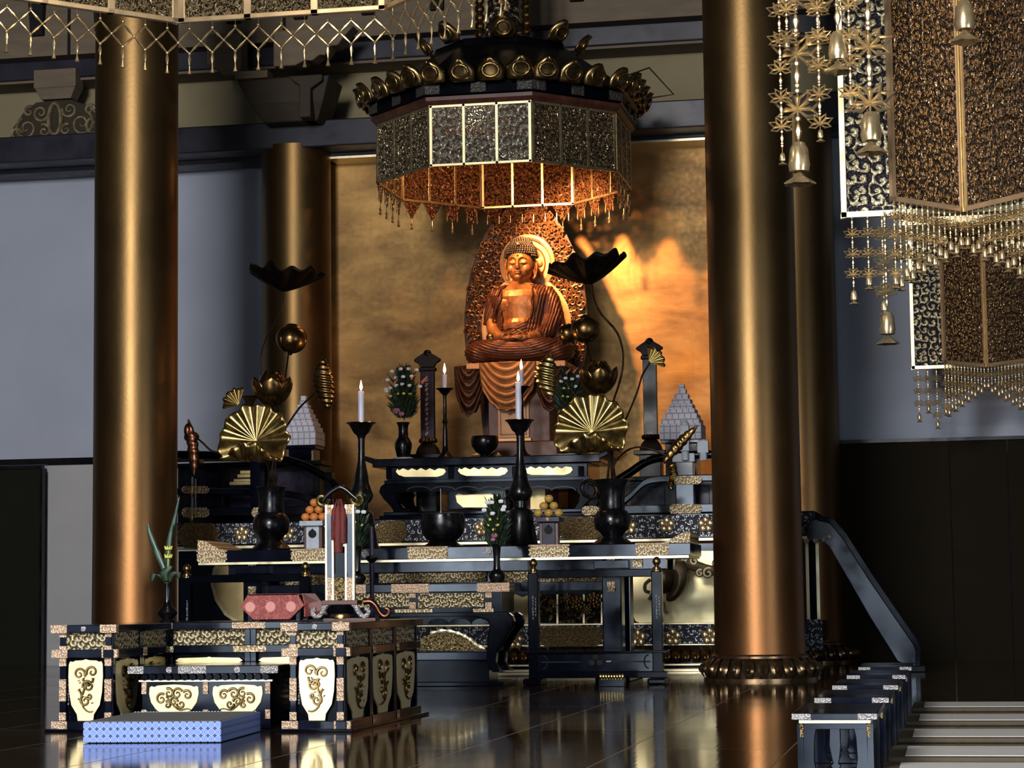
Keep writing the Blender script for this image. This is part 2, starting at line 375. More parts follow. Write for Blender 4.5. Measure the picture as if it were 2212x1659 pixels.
    L['hem'] = simple('brown_cloth_hem', (.095, .075, .045), 0, .7, .15, 25, .1)
    L['dark'] = simple('black_and_hole_shade', (.004, .004, .005), 0, .8)  # plain black; on cutouts and holes it stands in for their shade
mk()
# ================================================================== the setting
WY = 33.0
struct(B().bx(-26, 12, -8, 33.4, -.1, 0).build('floor', MAT['floor']))
struct(B().bx(-26, 12, -8, 33.4, 13, 13.1).build('ceiling', MAT['timberd']))
struct(B().bx(-26.1, -26, -8, 33.4, 0, 13).build('wall_left', MAT['timberd']))
struct(B().bx(12, 12.1, -8, 33.4, 0, 13).build('wall_right', MAT['timberd']))
struct(B().bx(-26, 12, WY + .1, WY + .3, 0, 8.3).build('wall_back', MAT['white']))
struct(B().bx(-9.6, -2.2, WY - .06, WY + .05, 0, 7.72).build('wall_back_center', MAT['gwall']))
struct(B().bx(-26, 12, WY, WY + .3, 8.1, 9.75).build('wall_back_upper', MAT['tan']))
struct(B().bx(-26, -13.97, WY - .02, WY + .1, 3.16, 3.25).build('trim_1', MAT['lacm']))
struct(B().bx(-13.97, -10.2, WY - .01, WY + .1, 0, 3.14).build('wall_back_left', MAT['pale']))
struct(B().bx(-13.97, -10.2, WY - .03, WY + .1, 3.14, 3.25).build('trim_2', MAT['lacm']))
struct(B().bx(-26, 12, 31.88, 32.45, 7.79, 8.2).build('trim_3', MAT['navy'], bev=.02))          # lintel
struct(B().bx(-26, 12, 32.45, 33.0, 7.73, 8.1).build('trim_4', MAT['navy'], bev=.03))
struct(B().bx(-9.2, -2.6, 32.42, 32.94, 7.70, 7.735).build('trim_5', MAT['goldline']))
struct(B().bx(-26, 12, 32.35, 33.2, 9.2, 9.5).build('trim_6', MAT['navy'], bev=.02))            # upper dark beam
struct(B().bx(-26, 12, 32.4, 33.0, 9.16, 9.2).build('trim_7', MAT['timber']))
struct(B().bx(-26, 12, 32.1, 33.2, 9.5, 10.8).build('trim_8', MAT['timber']))                   # pale tie beam
struct(B().bx(-26, 12, 31.9, 33.2, 10.8, 11.6).build('trim_9', MAT['timberd']))
bl = B()
for i in range(26):
    x = -21.3 + i * 1.07
    bl.loft([[(x - .1, 32.0, 9.82), (x + .1, 32.0, 9.82), (x + .1, 32.2, 9.82), (x - .1, 32.2, 9.82)], [(x - .13, 31.95, 10.5), (x + .13, 31.95, 10.5), (x + .13, 32.2, 10.5), (x - .13, 32.2, 10.5)]])
struct(bl.build('trim_10', MAT['dark']))
for i, x in enumerate((-13.3, -9.8, -6.3, -3.05)):
    struct(B().bx(x - .02, x + .02, 32.07, 32.1, 9.5, 10.8).build('trim_%d' % (11 + i), MAT['dark']))

# folding screens low along the back wall
def screen(name, label, xs, y, z1, mat, group=None):
    t = thing(name, label, 'screen', (xs[0], y, 0), 0, group)
    for i in range(len(xs) - 1):
        a, b = xs[i] - xs[0], xs[i + 1] - xs[0]; off = .05 if i % 2 else 0
        B().loft([[(a + .012, -off, .0), (b - .012, off - .05, .0), (b - .012, off - .02, 0), (a + .012, -off + .03, 0)],
                  [(a + .012, -off, z1), (b - .012, off - .05, z1), (b - .012, off - .02, z1), (a + .012, -off + .03, z1)]]).build('screen_panel', mat, t)
    fr = B()
    fr.bx(0, xs[-1] - xs[0], -.07, .06, z1, z1 + .05)
    for x in (xs[0], xs[-1]): fr.bx(x - xs[0] - .02, x - xs[0] + .02, -.07, .05, 0, z1)
    fr.build('screen_frame', MAT['lacm'], t)
screen('folding_screen', 'tall dark folding screen standing right of the handrail, below the hanging banner', [-1.66, 0.0, .82, 1.7], 32.85, 3.16, MAT['screen'])
screen('folding_screen', 'dark greenish folding screen at the far left behind the golden column', [-18.5, -16.9, -15.4, -14.0], 32.85, 3.08, MAT['screenl'])

# gilded columns
def column(x, y, r, z1, label, name='gilded_column', group=None):
    t = thing(name, label, 'column', (x, y, 0), 0, group)
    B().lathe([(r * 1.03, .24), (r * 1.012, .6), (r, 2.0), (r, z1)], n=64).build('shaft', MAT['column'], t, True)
    b = B(); b.lathe([(r * 1.04, .30), (r * 1.10, .28), (r * 1.10, .255), (r * 1.06, .24), (r * 1.1, .235)], n=48)
    b.lathe([(r * 1.22, .03), (r * 1.27, .03), (r * 1.27, 0), (r * 1.1, 0)], n=48)
    n = 26
    for i in range(n):
        a = 2 * pi * i / n; R = Matrix.Rotation(a, 3, 'Z'); w = 2 * pi * r * 1.17 / n * .46
        rows = []
        for j in range(9):
            q = j / 8; ph = pi * q; rr = r * 1.08 + .115 * sin(ph * .62 + .2) ; zz = .255 - .225 * q
            ww = w * (.55 + .45 * sin(pi * min(1, q * 1.1)))
            rows.append([R @ Vector((rr + .03 * cos(pi * s / 2) * sin(pi * q) - .0, ww * s, zz)) for s in (-1, -.6, -.2, .2, .6, 1)])
        b.sheet(rows)
        rows = []
        for j in range(7):
            q = j / 6; zz = .24 - .17 * q; rr = r * 1.08 + .125 * sin(pi * q * .62 + .2) + .012; ww = w * .5 * (.5 + .5 * sin(pi * min(1, q * 1.05)))
            rows.append([R @ Vector((rr + .035 * cos(pi * s / 2) * sin(pi * q), ww * s, zz)) for s in (-1, -.5, 0, .5, 1)])
        b.sheet(rows)
    b.lathe([(r * 1.06, .24), (r * 1.24, .1), (r * 1.2, .03)], n=48)
    b.build('lotus_base', MAT['basebr'], t, True)
    return t
CL, CRX = -9.86, -2.22
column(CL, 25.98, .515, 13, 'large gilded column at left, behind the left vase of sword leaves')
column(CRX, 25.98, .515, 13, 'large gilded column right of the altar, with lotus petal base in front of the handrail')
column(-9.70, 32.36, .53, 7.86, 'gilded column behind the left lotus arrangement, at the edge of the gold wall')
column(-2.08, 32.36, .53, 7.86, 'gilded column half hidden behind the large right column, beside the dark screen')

# carved frog-leg strut on the upper wall, far left
t = thing('carved_transom', 'carved scrollwork strut on the beam, upper left beside the golden column', 'carving', Vector((P(115, 288, 32.2).x, 32.2, 8.2)))
u = U(t.location)
b = B(u)
out = [(-100, 0), (-92, 30), (-70, 60), (-40, 82), (0, 84), (40, 84), (75, 70), (100, 45), (118, 20), (128, 0)]
b.poly([(x, z) for x, z in out][::-1], 10, 0)
b.build('back_board', MAT['timberd'], t)
b = B(u)
for cx, cz, r, tn, a0, d in ((-60, 26, 26, 1.6, 2, 1), (-28, 58, 20, 1.5, 0, -1), (66, 30, 28, 1.6, 1, -1), (38, 62, 18, 1.5, 3, 1), (95, 22, 20, 1.4, 2, 1), (-84, 14, 14, 1.3, 0, 1), (-20, 18, 15, 1.3, 2, -1), (30, 18, 13, 1.3, 1, 1), (84, 58, 13, 1.2, 0, 1), (-55, 62, 12, 1.2, 1, 1)):
    p = spiral(cx, cz, r, tn, a0, d, -2); b.tube(p, [4.2 * (1 - .6 * i / len(p)) for i in range(len(p))], 6)
b.tube([(14 * cos(a) + 5, -4, 42 + 34 * sin(a)) for a in [2 * pi * i / 24 for i in range(24)]], 5, 6, closed=True)
b.build('scroll_relief', MAT['giltd'], t, True)
# bracket block above it
t = thing('bracket_block', 'pale square bearing block above the carved scrollwork strut', 'bracket', P(123, 215, 32.3)); u = U(t.location)
b = B(u); b.loft([[(-34, -6, 0), (34, -6, 0), (34, 30, 0), (-34, 30, 0)], [(-46, -12, 24), (46, -12, 24), (46, 30, 24), (-46, 30, 24)], [(-48, -14, 24), (48, -14, 24), (48, 30, 24), (-48, 30, 24)], [(-48, -14, 64), (48, -14, 64), (48, 30, 64), (-48, 30, 64)]])
b.build('block', MAT['timber'], t, bev=.02)
# bracket set over the rear left column
t = thing('bracket_complex', 'dark stepped bracket set above the rear left column', 'bracket', P(640, 268, 31.7)); u = U(t.location)
b = B(u); b.loft([[(-62, -25, 0), (55, -25, 0), (55, 60, 0), (-62, 60, 0)], [(-92, -40, 40), (72, -40, 40), (72, 60, 40), (-92, 60, 40)], [(-118, -50, 92), (88, -50, 92), (88, 60, 92), (-118, 60, 92)]])
b.build('bearing_block', MAT['timberd'], t, bev=.02)
b = B(u); b.poly([(24, 0), (50, 0), (50, 62), (76, 78), (76, 92), (0, 92), (10, 80), (24, 70)], 90, -62); b.build('post', MAT['timberd'], t, bev=.02)
b = B(u); b.poly([(-118, 92), (-46, 92), (-46, 108), (-118, 108)], 40, -60); b.build('gilt_lip', MAT['timber'], t)
b = B(u)
b.poly([(-30, 112), (18, 112), (40, 122), (56, 120), (72, 132), (84, 130), (96, 150), (112, 150), (128, 170), (148, 190), (-30, 190)], 50, -70)
b.poly([(-190, 135), (-150, 108), (-120, 104), (-112, 118), (-112, 200), (-190, 200)], 50, -40)
b.build('bracket_arm', MAT['timber'], t, bev=.02)

# ================================================================== light: daylight through three doors behind the camera, a lamp inside the canopy
def area(name, loc, target, sx, sy, power, color, spread=180):
    l = bpy.data.lights.new(name, 'AREA'); l.shape = 'RECTANGLE'; l.size = sx; l.size_y = sy; l.energy = power; l.color = color; l.spread = radians(spread)
    o = bpy.data.objects.new(name, l); o.location = loc; o.rotation_euler = (Vector(target) - Vector(loc)).to_track_quat('-Z', 'Y').to_euler(); COL.objects.link(o); return o
area('door_light_centre', (-6.6, -6, 2.5), (-6.2, 20, 2.5), 4.0, 4.2, 300, (.74, .86, 1.0))
area('door_light_right', (-.6, -6, 2.3), (-2.5, 20, 2.3), 2.6, 3.8, 150, (.72, .85, 1.0))
area('door_light_left', (-12.4, -6, 2.3), (-8, 20, 2.3), 2.6, 3.8, 190, (.72, .85, 1.0))
area('high_front_fill', (-6.2, -6, 9.0), (-6.0, 26, 4.0), 5.0, 5.0, 3900, (1.0, .97, .95))  # added high fill for walls and columns, no known window stands there
area('right_side_fill', (10.5, 8, 2.4), (-5, 16, .8), 5.0, 3.6, 330, (.78, .88, 1.0))  # added fill from the right for mat and platform sides, not a door
def spot(name, loc, target, power, color, ang, blend=.4, r=.05):
    l = bpy.data.lights.new(name, 'SPOT'); l.energy = power; l.color = color; l.spot_size = radians(ang); l.spot_blend = blend; l.shadow_soft_size = r
    o = bpy.data.objects.new(name, l); o.location = loc; o.rotation_euler = (Vector(target) - Vector(loc)).to_track_quat('-Z', 'Y').to_euler(); COL.objects.link(o); return o
spot('canopy_lamp', (-5.8, 29.75, 6.9), (-4.3, 33.0, 5.0), 640, (1.0, .50, .21), 74, .9, .06)
spot('statue_lamp', (-7.0, 29.2, 6.9), (-5.95, 30.9, 4.9), 250, (1.0, .50, .21), 52, 1.0, .05)
l = bpy.data.lights.new('canopy_bulb', 'POINT'); l.energy = 60; l.color = (1, .5, .2); l.shadow_soft_size = .05
o = bpy.data.objects.new('canopy_bulb', l); o.location = (-6.3, 29.6, 7.2); COL.objects.link(o)
l = bpy.data.lights.new('gilt_canopy_fill', 'POINT'); l.energy = 55; l.color = (1, .86, .66); l.shadow_soft_size = .2  # unseen point light added inside to brighten the openwork and bead net
o = bpy.data.objects.new('gilt_canopy_fill', l); o.location = (-5.68, 16.2, 6.85); COL.objects.link(o)
w = bpy.data.worlds.new('sky'); SC.world = w; w.use_nodes = True
w.node_tree.nodes['Background'].inputs[0].default_value = (.55, .62, .8, 1); w.node_tree.nodes['Background'].inputs[1].default_value = .05
SC.view_settings.view_transform = 'Standard'; SC.view_settings.look = 'None'; SC.view_settings.exposure = .95; SC.view_settings.gamma = .88
SC.cycles.use_denoising = True; SC.cycles.use_adaptive_sampling = True; SC.cycles.adaptive_threshold = .03
SC.cycles.max_bounces = 6; SC.cycles.transparent_max_bounces = 8; SC.cycles.sample_clamp_indirect = 4
# ================================================================== altar furniture
def W(t): return B(T=Matrix.Translation(-Vector(t.location)))          # builder in world coordinates for an unrotated thing
def X(px, Y, py=1200): return P(px, py, Y).x
def Z(py, Y, px=1106): return P(px, py, Y).z
def rbox(b, px0, px1, py0, py1, Y, t=.03):
    """flat slab whose front shows between photo pixels on plane Y"""
    a, c = P(px0, py1, Y), P(px1, py0, Y); zz = (P(px0, py0, Y).z + c.z) / 2; z0 = (a.z + P(px1, py1, Y).z) / 2
    return b.bx(a.x, c.x, Y, Y + t, z0, zz)
def outline(b, pts, Y, t=.03): return b.poly([(P(x, y, Y).x, P(x, y, Y).z) for x, y in pts], t, Y)
def plaque(px0, px1, py0, py1, c=8):
    """chamfered / bracketed plaque outline, counter-clockwise"""
    m = (py0 + py1) / 2
    return [(px0 + c, py1), (px1 - c, py1), (px1 - c * .2, (py1 + m) / 2), (px1, m), (px1 - c * .2, (py0 + m) / 2), (px1 - c, py0), (px0 + c, py0), (px0 + c * .2, (py0 + m) / 2), (px0, m), (px0 + c * .2, (py1 + m) / 2)]
def glyphs(b, x, z0, z1, n, w, y):
    """a column of small illegible brush characters"""
    h = (z1 - z0) / n
    for i in range(n):
        zc = z0 + h * (i + .5)
        b.bx(x - w / 2, x + w / 2, y - .002, y, zc + h * .2, zc + h * .3); b.bx(x - w / 8, x + w / 8, y - .002, y, zc - h * .35, zc + h * .38)
        if random.random() > .4: b.bx(x - w / 2.4, x + w / 2.4, y - .002, y, zc - h * .15, zc - h * .05)
        if random.random() > .5: b.bx(x - w / 2, x - w / 4, y - .002, y, zc - h * .4, zc + h * .1)
def medallion(t, px, py, Y, r, mat='gilt', name='flower_medallion'):
    p = P(px, py, Y); b = W(t); Rx = Matrix.Rotation(pi / 2, 3, 'X')
    for i in range(5):
        a = pi / 2 + 2 * pi * i / 5; b.ell((p.x + cos(a) * r * .58, Y, p.z + sin(a) * r * .58), (r * .46, r * .22, r * .46), 10, 6)
    b.ell((p.x, Y - r * .15, p.z), (r * .26, r * .25, r * .26), 10, 6)
    return b.build(name, MAT[mat], t, True)

# ---- the altar dais
SY, SX0, SX1 = 28.8, -10.55, -1.72
t = ALT = thing('altar_dais', 'wide black and gold altar dais against the gold wall, under the statue and railings', 'altar', (-6.1, SY + 2, 0))
b = W(t)
b.bx(SX0 + .1, SX1 - .1, SY + .1, 31.6, 0, .36); b.bx(SX0, SX1, SY, 31.6, .34, .62); b.bx(SX0 + .18, SX1 - .18, SY + .16, 31.6, .62, 1.66); b.bx(SX0, SX1, SY, 31.6, 1.72, 2.04)
b.build('carcass', MAT['lacblue'], t, bev=.01)
b = W(t)
for z0, z1, o in ((.0, .035, .02), (.075, .1, .015), (.335, .355, .01), (.605, .63, .01), (1.68, 1.72, .015)):
    b.bx(SX0 - o, SX1 + o, SY - o, SY + .2, z0, z1)
b.build('gilt_moulding', MAT['goldline'], t, bev=.005)
b = W(t)
n = 70; wd = (SX1 - SX0) / n
for i in range(n):
    x = SX0 + wd * (i + .5)
    for k, (zz, hh, ww) in enumerate(((.22, .20, .46), (.20, .13, .26))):
        rows = [[(x + wd * ww * s * (.6 + .4 * sin(pi * min(1, q * 1.05))), SY + .10 - .10 * sin(pi * q * .6 + .2) - .02 * cos(pi * s / 2) - k * .02, zz + hh * (.5 - q)) for s in (-1, -.5, 0, .5, 1)] for q in [j / 6 for j in range(7)]]
        b.sheet(rows)
b.build('lotus_moulding', MAT['lotus'], t, True)
# scroll-painted bands
for nm, z0, z1 in (('lower_band', .36, .60), ('upper_band', 1.74, 2.02)):
    W(t).bx(SX0 + .02, SX1 - .02, SY - .012, SY + .02, z0, z1).build(nm, MAT['incised'], t)
for px, py in ((1378, 1378), (1453, 1376), (1533, 1374), (1112, 1384)): medallion(t, px, py, SY - .03, .115)
for px, py in ((521, 1153), (620, 1150), (1358, 1138), (1440, 1134), (1524, 1133), (1040, 1142), (700, 1148)): medallion(t, px, py, SY - .03, .105)
def embossed(a, bb, c, d, ch=14): outline(W(t), plaque(a, bb, c, d, ch), SY - .03, .03).build('embossed_plate', MAT['plate'], t, bev=.006)
embossed(810, 880, 1125, 1172); embossed(1205, 1302, 1117, 1166); embossed(384, 471, 1130, 1184); embossed(1163, 1302, 1354, 1397)
# waist: gold panels, carved panels, scroll frieze
YW = SY + .14
def ogee(a, bb, c, d, r=26):
    pts = [(a + r, d), (bb - r, d), (bb - r * .3, d - r * .3), (bb, d - r), (bb, c + r), (bb - r * .3, c + r * .3), (bb - r, c), (a + r, c), (a + r * .3, c + r * .3), (a, c + r), (a, d - r), (a + r * .3, d - r * .3)]
    return pts
outline(W(t), ogee(1366, 1600, 1190, 1348, 22), YW, .03).build('gold_panel', MAT['goldflat'], t)
outline(W(t), ogee(1608, 1722, 1190, 1348, 22), YW, .03).build('gold_panel', MAT['goldflat'], t)
outline(W(t), [(x, y) for x, y in [(555, 1348), (520, 1345), (490, 1325), (470, 1295), (462, 1262), (466, 1232), (480, 1212), (600, 1212), (600, 1348)]], YW, .03).build('gold_panel', MAT['golddull'], t)
o = outline(W(t), [(x, y) for x, y in [(555, 1353), (516, 1350), (485, 1329), (464, 1297), (455, 1262), (460, 1228), (475, 1207), (600, 1207), (600, 1353)]], YW + .01, .02).build('panel_rim', MAT['goldline'], t)
outline(W(t), [(1072, 1345), (1160, 1345), (1160, 1280), (1128, 1290), (1112, 1283), (1100, 1300), (1086, 1306), (1080, 1318), (1092, 1330)], YW, .03).build('gold_panel', MAT['golddull'], t)
for a, bb in ((1163, 1203), (1206, 1259), (1263, 1302)):
    outline(W(t), [(a, 1346), (bb, 1346), (bb, 1284), (a, 1284)], YW - .01, .03).build('carved_panel', MAT['peony'], t)
for a in (1204, 1261, 1161, 1300): outline(W(t), [(a - 2, 1348), (a + 2, 1348), (a + 2, 1284), (a - 2, 1284)], YW - .03, .03).build('gilt_strip', MAT['goldline'], t)
for a, bb, c, d in ((818, 1050, 1233, 1258), (1062, 1300, 1228, 1262), (560, 655, 1234, 1268), (668, 800, 1236, 1266)):
    rbox(W(t), a, bb, c, d, YW - .03, .03).build('scroll_frieze', MAT['openwf'], t)
# peony carving relief over the right carved panels
b = W(t); rbox(b, 1166, 1299, 1287, 1343, YW - .005, .01)
for px, py, r in ((1245, 1302, .075), (1283, 1296, .08), (1268, 1318, .05), (1225, 1292, .05)):
    p = P(px, py, YW - .06)
    for ring, (n, rr) in enumerate(((8, 1.0), (6, .6), (1, 0))):
        for i in range(n):
            a = 2 * pi * i / n + ring * .4; b.ell((p.x + cos(a) * r * rr, p.y - ring * .02, p.z + sin(a) * r * rr), (r * .42, r * .25, r * .42), 8, 5)
for i in range(26):
    px, py = random.uniform(1168, 1298), random.uniform(1290, 1342); p = P(px, py, YW - .04); a = random.uniform(0, 6)
    q = spiral(p.x, p.z, random.uniform(.03, .06), .8, a, random.choice((1, -1)), p.y, 10); b.tube(q, [.011 * (1 - i_ / 12) for i_ in range(11)], 5)
b.build('peony_relief', MAT['brassd'], t, True)
# right end post seen past the column
b = W(t); b.bx(SX1 - .12, SX1 + .02, SY - .02, SY + .2, .62, 1.7); b.build('corner_post', MAT['lac'], t)
for xx in (-.13, .0): W(t).bx(SX1 + xx, SX1 + xx + .04, SY - .035, SY, .62, 1.7).build('gilt_strip', MAT['goldline'], t)
# elephant-headed bracket and cloud arm at the right
b = W(t)
def wp(pts, Y): return [P(x, y, Y) for x, y in pts]
b.tube(bez(wp([(1460, 1222), (1470, 1240), (1466, 1266), (1452, 1288), (1440, 1290)], SY - .35), 20), [.125 - .004 * i for i in range(21)][:len(bez(wp([(1460, 1222), (1470, 1240), (1466, 1266), (1452, 1288), (1440, 1290)], SY - .35), 20))], 10)
b.ell(P(1436, 1250, SY - .3), (.13, .16, .2)); b.ell(P(1440, 1225, SY - .25), (.17, .16, .11))
q = bez(wp([(1395, 1213), (1430, 1209), (1470, 1213), (1500, 1222), (1525, 1230), (1560, 1236)], SY - .25), 24); b.tube(q, [.085 - .0012 * i for i in range(len(q))], 8)
for px, py, r in ((1500, 1212, .06), (1530, 1238, .075), (1512, 1238, .05), (1480, 1206, .055), (1548, 1218, .05)):
    p = P(px, py, SY - .3); b.tube(spiral(p.x, p.z, r, 1.2, 1, 1, p.y, 14), .024, 6)
for pts in ([(1405, 1252), (1394, 1262), (1394, 1276), (1404, 1280)], [(1418, 1262), (1410, 1282), (1402, 1296)], [(1432, 1300), (1436, 1318), (1442, 1326)]):
    b.tube(bez(wp(pts, SY - .28), 12), .022, 6)
b.build('elephant_bracket', MAT['nosing'], t, True)

# ---- railings on the dais
def railing(side):
    L = side == 'left'
    t = thing('altar_railing', 'black curved railing on the altar dais, ' + ('beside the left gilded column' if L else 'beside the right pyramid of pale blocks'), 'railing', (-9.4 if L else -2.8, SY + .25, 2.04))
    Y = SY + .2
    if L:
        segs = dict(bottom=(388, 745, 1095, 1113), post=[(408, 430), (540, 562), (700, 716)], top=[(385, 982), (480, 984), (580, 988), (640, 1000), (690, 1022), (730, 1052)], mid=[(385, 1062), (470, 1062), (560, 1064), (640, 1070), (700, 1090), (730, 1104)], plates=[(392, 452, 1050, 1066), (392, 452, 1096, 1118), (543, 580, 1096, 1118)])
        c1, c2 = 400, 420
    else:
        segs = dict(bottom=(1255, 1640, 1090, 1108), post=[(1460, 1497), (1560, 1590)], top=[(1330, 1040), (1362, 1020), (1395, 998), (1430, 988), (1480, 983), (1640, 979)], mid=[(1338, 1090), (1362, 1072), (1392, 1044), (1420, 1036), (1460, 1034), (1640, 1031)], plates=[(1442, 1516, 1028, 1046), (1446, 1516, 1089, 1112), (1257, 1294, 1093, 1114)])
    B_ = W(t); a, bb, c, d = segs['bottom']; rbox(B_, a, bb, c, d, Y - .08, .22).build('bottom_rail', MAT['lacblue'], t, bev=.008)
    q = bez([P(x, y, Y) for x, y in segs['mid']], 30); W(t).loft([[(p.x, p.y - .06, p.z - .045), (p.x, p.y + .06, p.z - .045), (p.x, p.y + .06, p.z + .045), (p.x, p.y - .06, p.z + .045)] for p in q]).build('middle_rail', MAT['lacblue'], t, bev=.012)
    q = bez([P(x, y, Y) for x, y in segs['top']], 30); W(t).tube(q, .055, 12).build('top_rail', MAT['lac'], t, True)
    for x0, x1 in segs['post']:
        zt = 992 if not L else 990
        o = rbox(W(t), x0, x1, zt + (30 if L and x0 > 690 else 0), 1096, Y - .05, .2).build('post', MAT['lacblue'], t, bev=.01)
    for a, bb, c, d in segs['plates']: outline(W(t), plaque(a, bb, c, d, 6), Y - .1, .02).build('metal_fitting', MAT['chasedp'], t)
    b = W(t)
    if not L:
        rbox(b, 1452, 1500, 979, 998, Y - .09, .28)
        b.build('post_cap', MAT['stone'], t, bev=.01)
        p0 = P(1480, 975, Y - .12)
        W(t).bx(p0.x - .06, p0.x + .06, p0.y - .06, p0.y + .06, p0.z, p0.z + .34).ell((p0.x, p0.y, p0.z + .34), (.06, .06, .07), 12, 8).tube([(p0.x, p0.y, p0.z - .12), (p0.x, p0.y, p0.z)], .05).build('rounded_post', MAT['stone'], t, bev=.01)
        p1 = P(1519, 975, Y - .1); W(t).bx(p1.x - .07, p1.x + .07, p1.y - .05, p1.y + .05, p1.z - .02, p1.z + .13).ell((p1.x, p1.y, p1.z + .13), (.07, .05, .03), 12, 6).tube([(p1.x, p1.y, p1.z - .12), (p1.x, p1.y, p1.z)], .05).build('rounded_post', MAT['stone'], t)
        b = W(t)
        q = bez([P(x, y, Y - .14) for x, y in ((1450, 1005), (1458, 1018), (1448, 1030), (1454, 1046), (1446, 1055))], 16); b.tube(q, [.03 + .018 * sin(i * 1.4) for i in range(len(q))], 8)
        b.build('hanging_ornament', MAT['brass'], t, True)
    else:
        b = W(t); rbox(b, 413, 417, 1030, 1128, Y - .2, .02); rbox(b, 421, 423, 1034, 1110, Y - .2, .02); b.build('thin_post', MAT['stone'], t)
        b = W(t)
        for py in (1060, 1118): b.ell(P(415, py, Y - .22), (.03, .03, .1), 8, 6)
        b.build('gilt_knob', MAT['brass'], t, True)
        b = W(t)
        for a, bb, c, d, e in ((518, 542, 1016, 1024, 0), (512, 545, 1024, 1032, .02), (504, 548, 1034, 1046, .05), (495, 552, 1040, 1048, .06)): rbox(b, a, bb, c, d, Y + .1 - e, .1)
        b.build('stepped_gilt_support', MAT['golddull'], t, bev=.008)
    return t
railing('left'); railing('right')

# ---- low black side altars behind the railings
for nm, lab, a, bb, c in (('l', 'low black side altar behind the left curved railing', 384, 690, 1002), ('r', 'low black side altar behind the right railing, below the plain tablet', 1352, 1640, 1030)):
    Y = SY + .75; pa, pb = P(a, c, Y), P(bb, c, Y)
    t = thing('side_altar', lab, 'altar', ((pa.x + pb.x) / 2, Y + .25, 2.04))
    W(t).bx(pa.x, pb.x, Y, Y + .5, 2.04, pa.z - .06).build('body', MAT['lacm'], t, bev=.008)
    W(t).bx(pa.x - .04, pb.x + .04, Y - .05, Y + .53, pa.z - .06, pa.z).build('top', MAT['lacm'], t, bev=.008)
    n = 3
    for i in range(n): W(t).bx(pa.x + (pb.x - pa.x) * (i + .12) / n, pa.x + (pb.x - pa.x) * (i + .88) / n, Y - .012, Y + .01, 2.16, pa.z - .14).build('recessed_panel', MAT['purple'], t, bev=.006)

# ---- upper altar table on the dais
UY = 29.25
t = thing('upper_altar_table', 'grey black table with three gold cartouches, on the dais below the statue', 'table', (X(1050, UY), UY + .5, 2.04))
ux0, ux1 = X(836, UY), X(1272, UY); x0, x1 = X(810, UY), X(1298, UY)
b = W(t); b.bx(x0 - .02, x1 + .02, UY - .04, UY + 1.1, Z(1003, UY) , Z(985, UY))
for s, xx in ((-1, x0), (1, x1)):
    b.loft([[(xx - s * .02, UY - .04 + y * 1.14, Z(1003, UY) + .03) for y in (0, 1)] + [(xx - s * .02, UY - .04 + y * 1.14, Z(985, UY)) for y in (1, 0)],
            [(xx + s * .12, UY - .04 + y * 1.14, Z(990, UY) + .01) for y in (0, 1)] + [(xx + s * .12, UY - .04 + y * 1.14, Z(978, UY)) for y in (1, 0)],
            [(xx + s * .22, UY - .04 + y * 1.14, Z(978, UY)) for y in (0, 1)] + [(xx + s * .22, UY - .04 + y * 1.14, Z(973, UY)) for y in (1, 0)]])
b.build('tabletop', MAT['lacblue'], t, bev=.012)
b = W(t); b.bx(ux0, ux1, UY + .02, UY + 1.04, Z(1034, UY), Z(1003, UY)); b.build('apron', MAT['lacblue'], t, bev=.01)
b = W(t); b.bx(ux0 - .03, ux1 + .03, UY - .01, UY + 1.06, Z(1040, UY), Z(1032, UY)); b.build('apron_moulding', MAT['lacblue'], t, bev=.006)
W(t).bx(ux0, ux1, UY + .02, UY + 1.04, Z(1058, UY), Z(1040, UY)).build('lower_apron', MAT['lac'], t)
def cartouche(a, bb, c, d):
    n = 5; pts = [(a + 18, d), (bb - 18, d), (bb - 6, d - 4), (bb, c + 6), (bb - 3, c)]
    for i in range(n):
        xa = bb - 6 - (bb - a - 12) * i / n; w_ = (bb - a - 12) / n; pts += [(xa - w_ * .5, c - 1.5 if i not in (2,) else c - 2), (xa - w_ * .94, c + 3)]
    pts += [(a + 3, c), (a, c + 6), (a + 6, d - 4)]
    return pts
for a, bb, dy in ((855, 963, 2), (989, 1097, 0), (1131, 1237, -2)):
    outline(W(t), cartouche(a, bb, 1011 + dy, 1028 + dy), UY + .005, .02).build('gold_cartouche', MAT['goldflat'], t)
for px in (840, 974, 1112, 1255): rbox(W(t), px - 6, px + 6, 1007, 1034, UY - .005, .03).build('apron_stile', MAT['lac'], t, bev=.004)
for s, px in ((-1, 836), (1, 1270)):
    Yl = UY + .05
    sh = [(0, 1042), (-14, 1050), (-18, 1062), (-8, 1078), (6, 1092), (14, 1104), (8, 1110), (44, 1110), (44, 1100), (30, 1096), (22, 1084), (20, 1070), (30, 1058), (52, 1050), (60, 1042)]
    pts = [(px + s * -1 * x, y) for x, y in sh] if s > 0 else [(px + x, y) for x, y in sh]
    outline(W(t), pts, Yl, .16).build('leg', MAT['lac'], t, bev=.02)
    b = W(t); b.T = Matrix.Translation(Vector((0, .85, 0)) - Vector(t.location)); outline(b, pts, Yl, .16).build('leg', MAT['lac'], t, bev=.02)
W(t).bx(ux0 - .1, ux1 + .1, UY - .02, UY + 1.06, 2.045, 2.10).build('foot_frame', MAT['lac'], t, bev=.01)
W(t).bx(ux0 - .05, ux1 + .05, UY + .02, UY + 1.02, 2.10, 2.15).build('foot_frame', MAT['lacblue'], t, bev=.01)
b = W(t)
for i in range(7):
    a = 880 + i * 52; q = [P(a + 26 + 26 * cos(pi * k / 12), 1060 - 9 * sin(pi * k / 12), UY + .03) for k in range(13)]; b.tube(q, .014, 6)
b.build('scalloped_edge', MAT['lacm'], t, True)
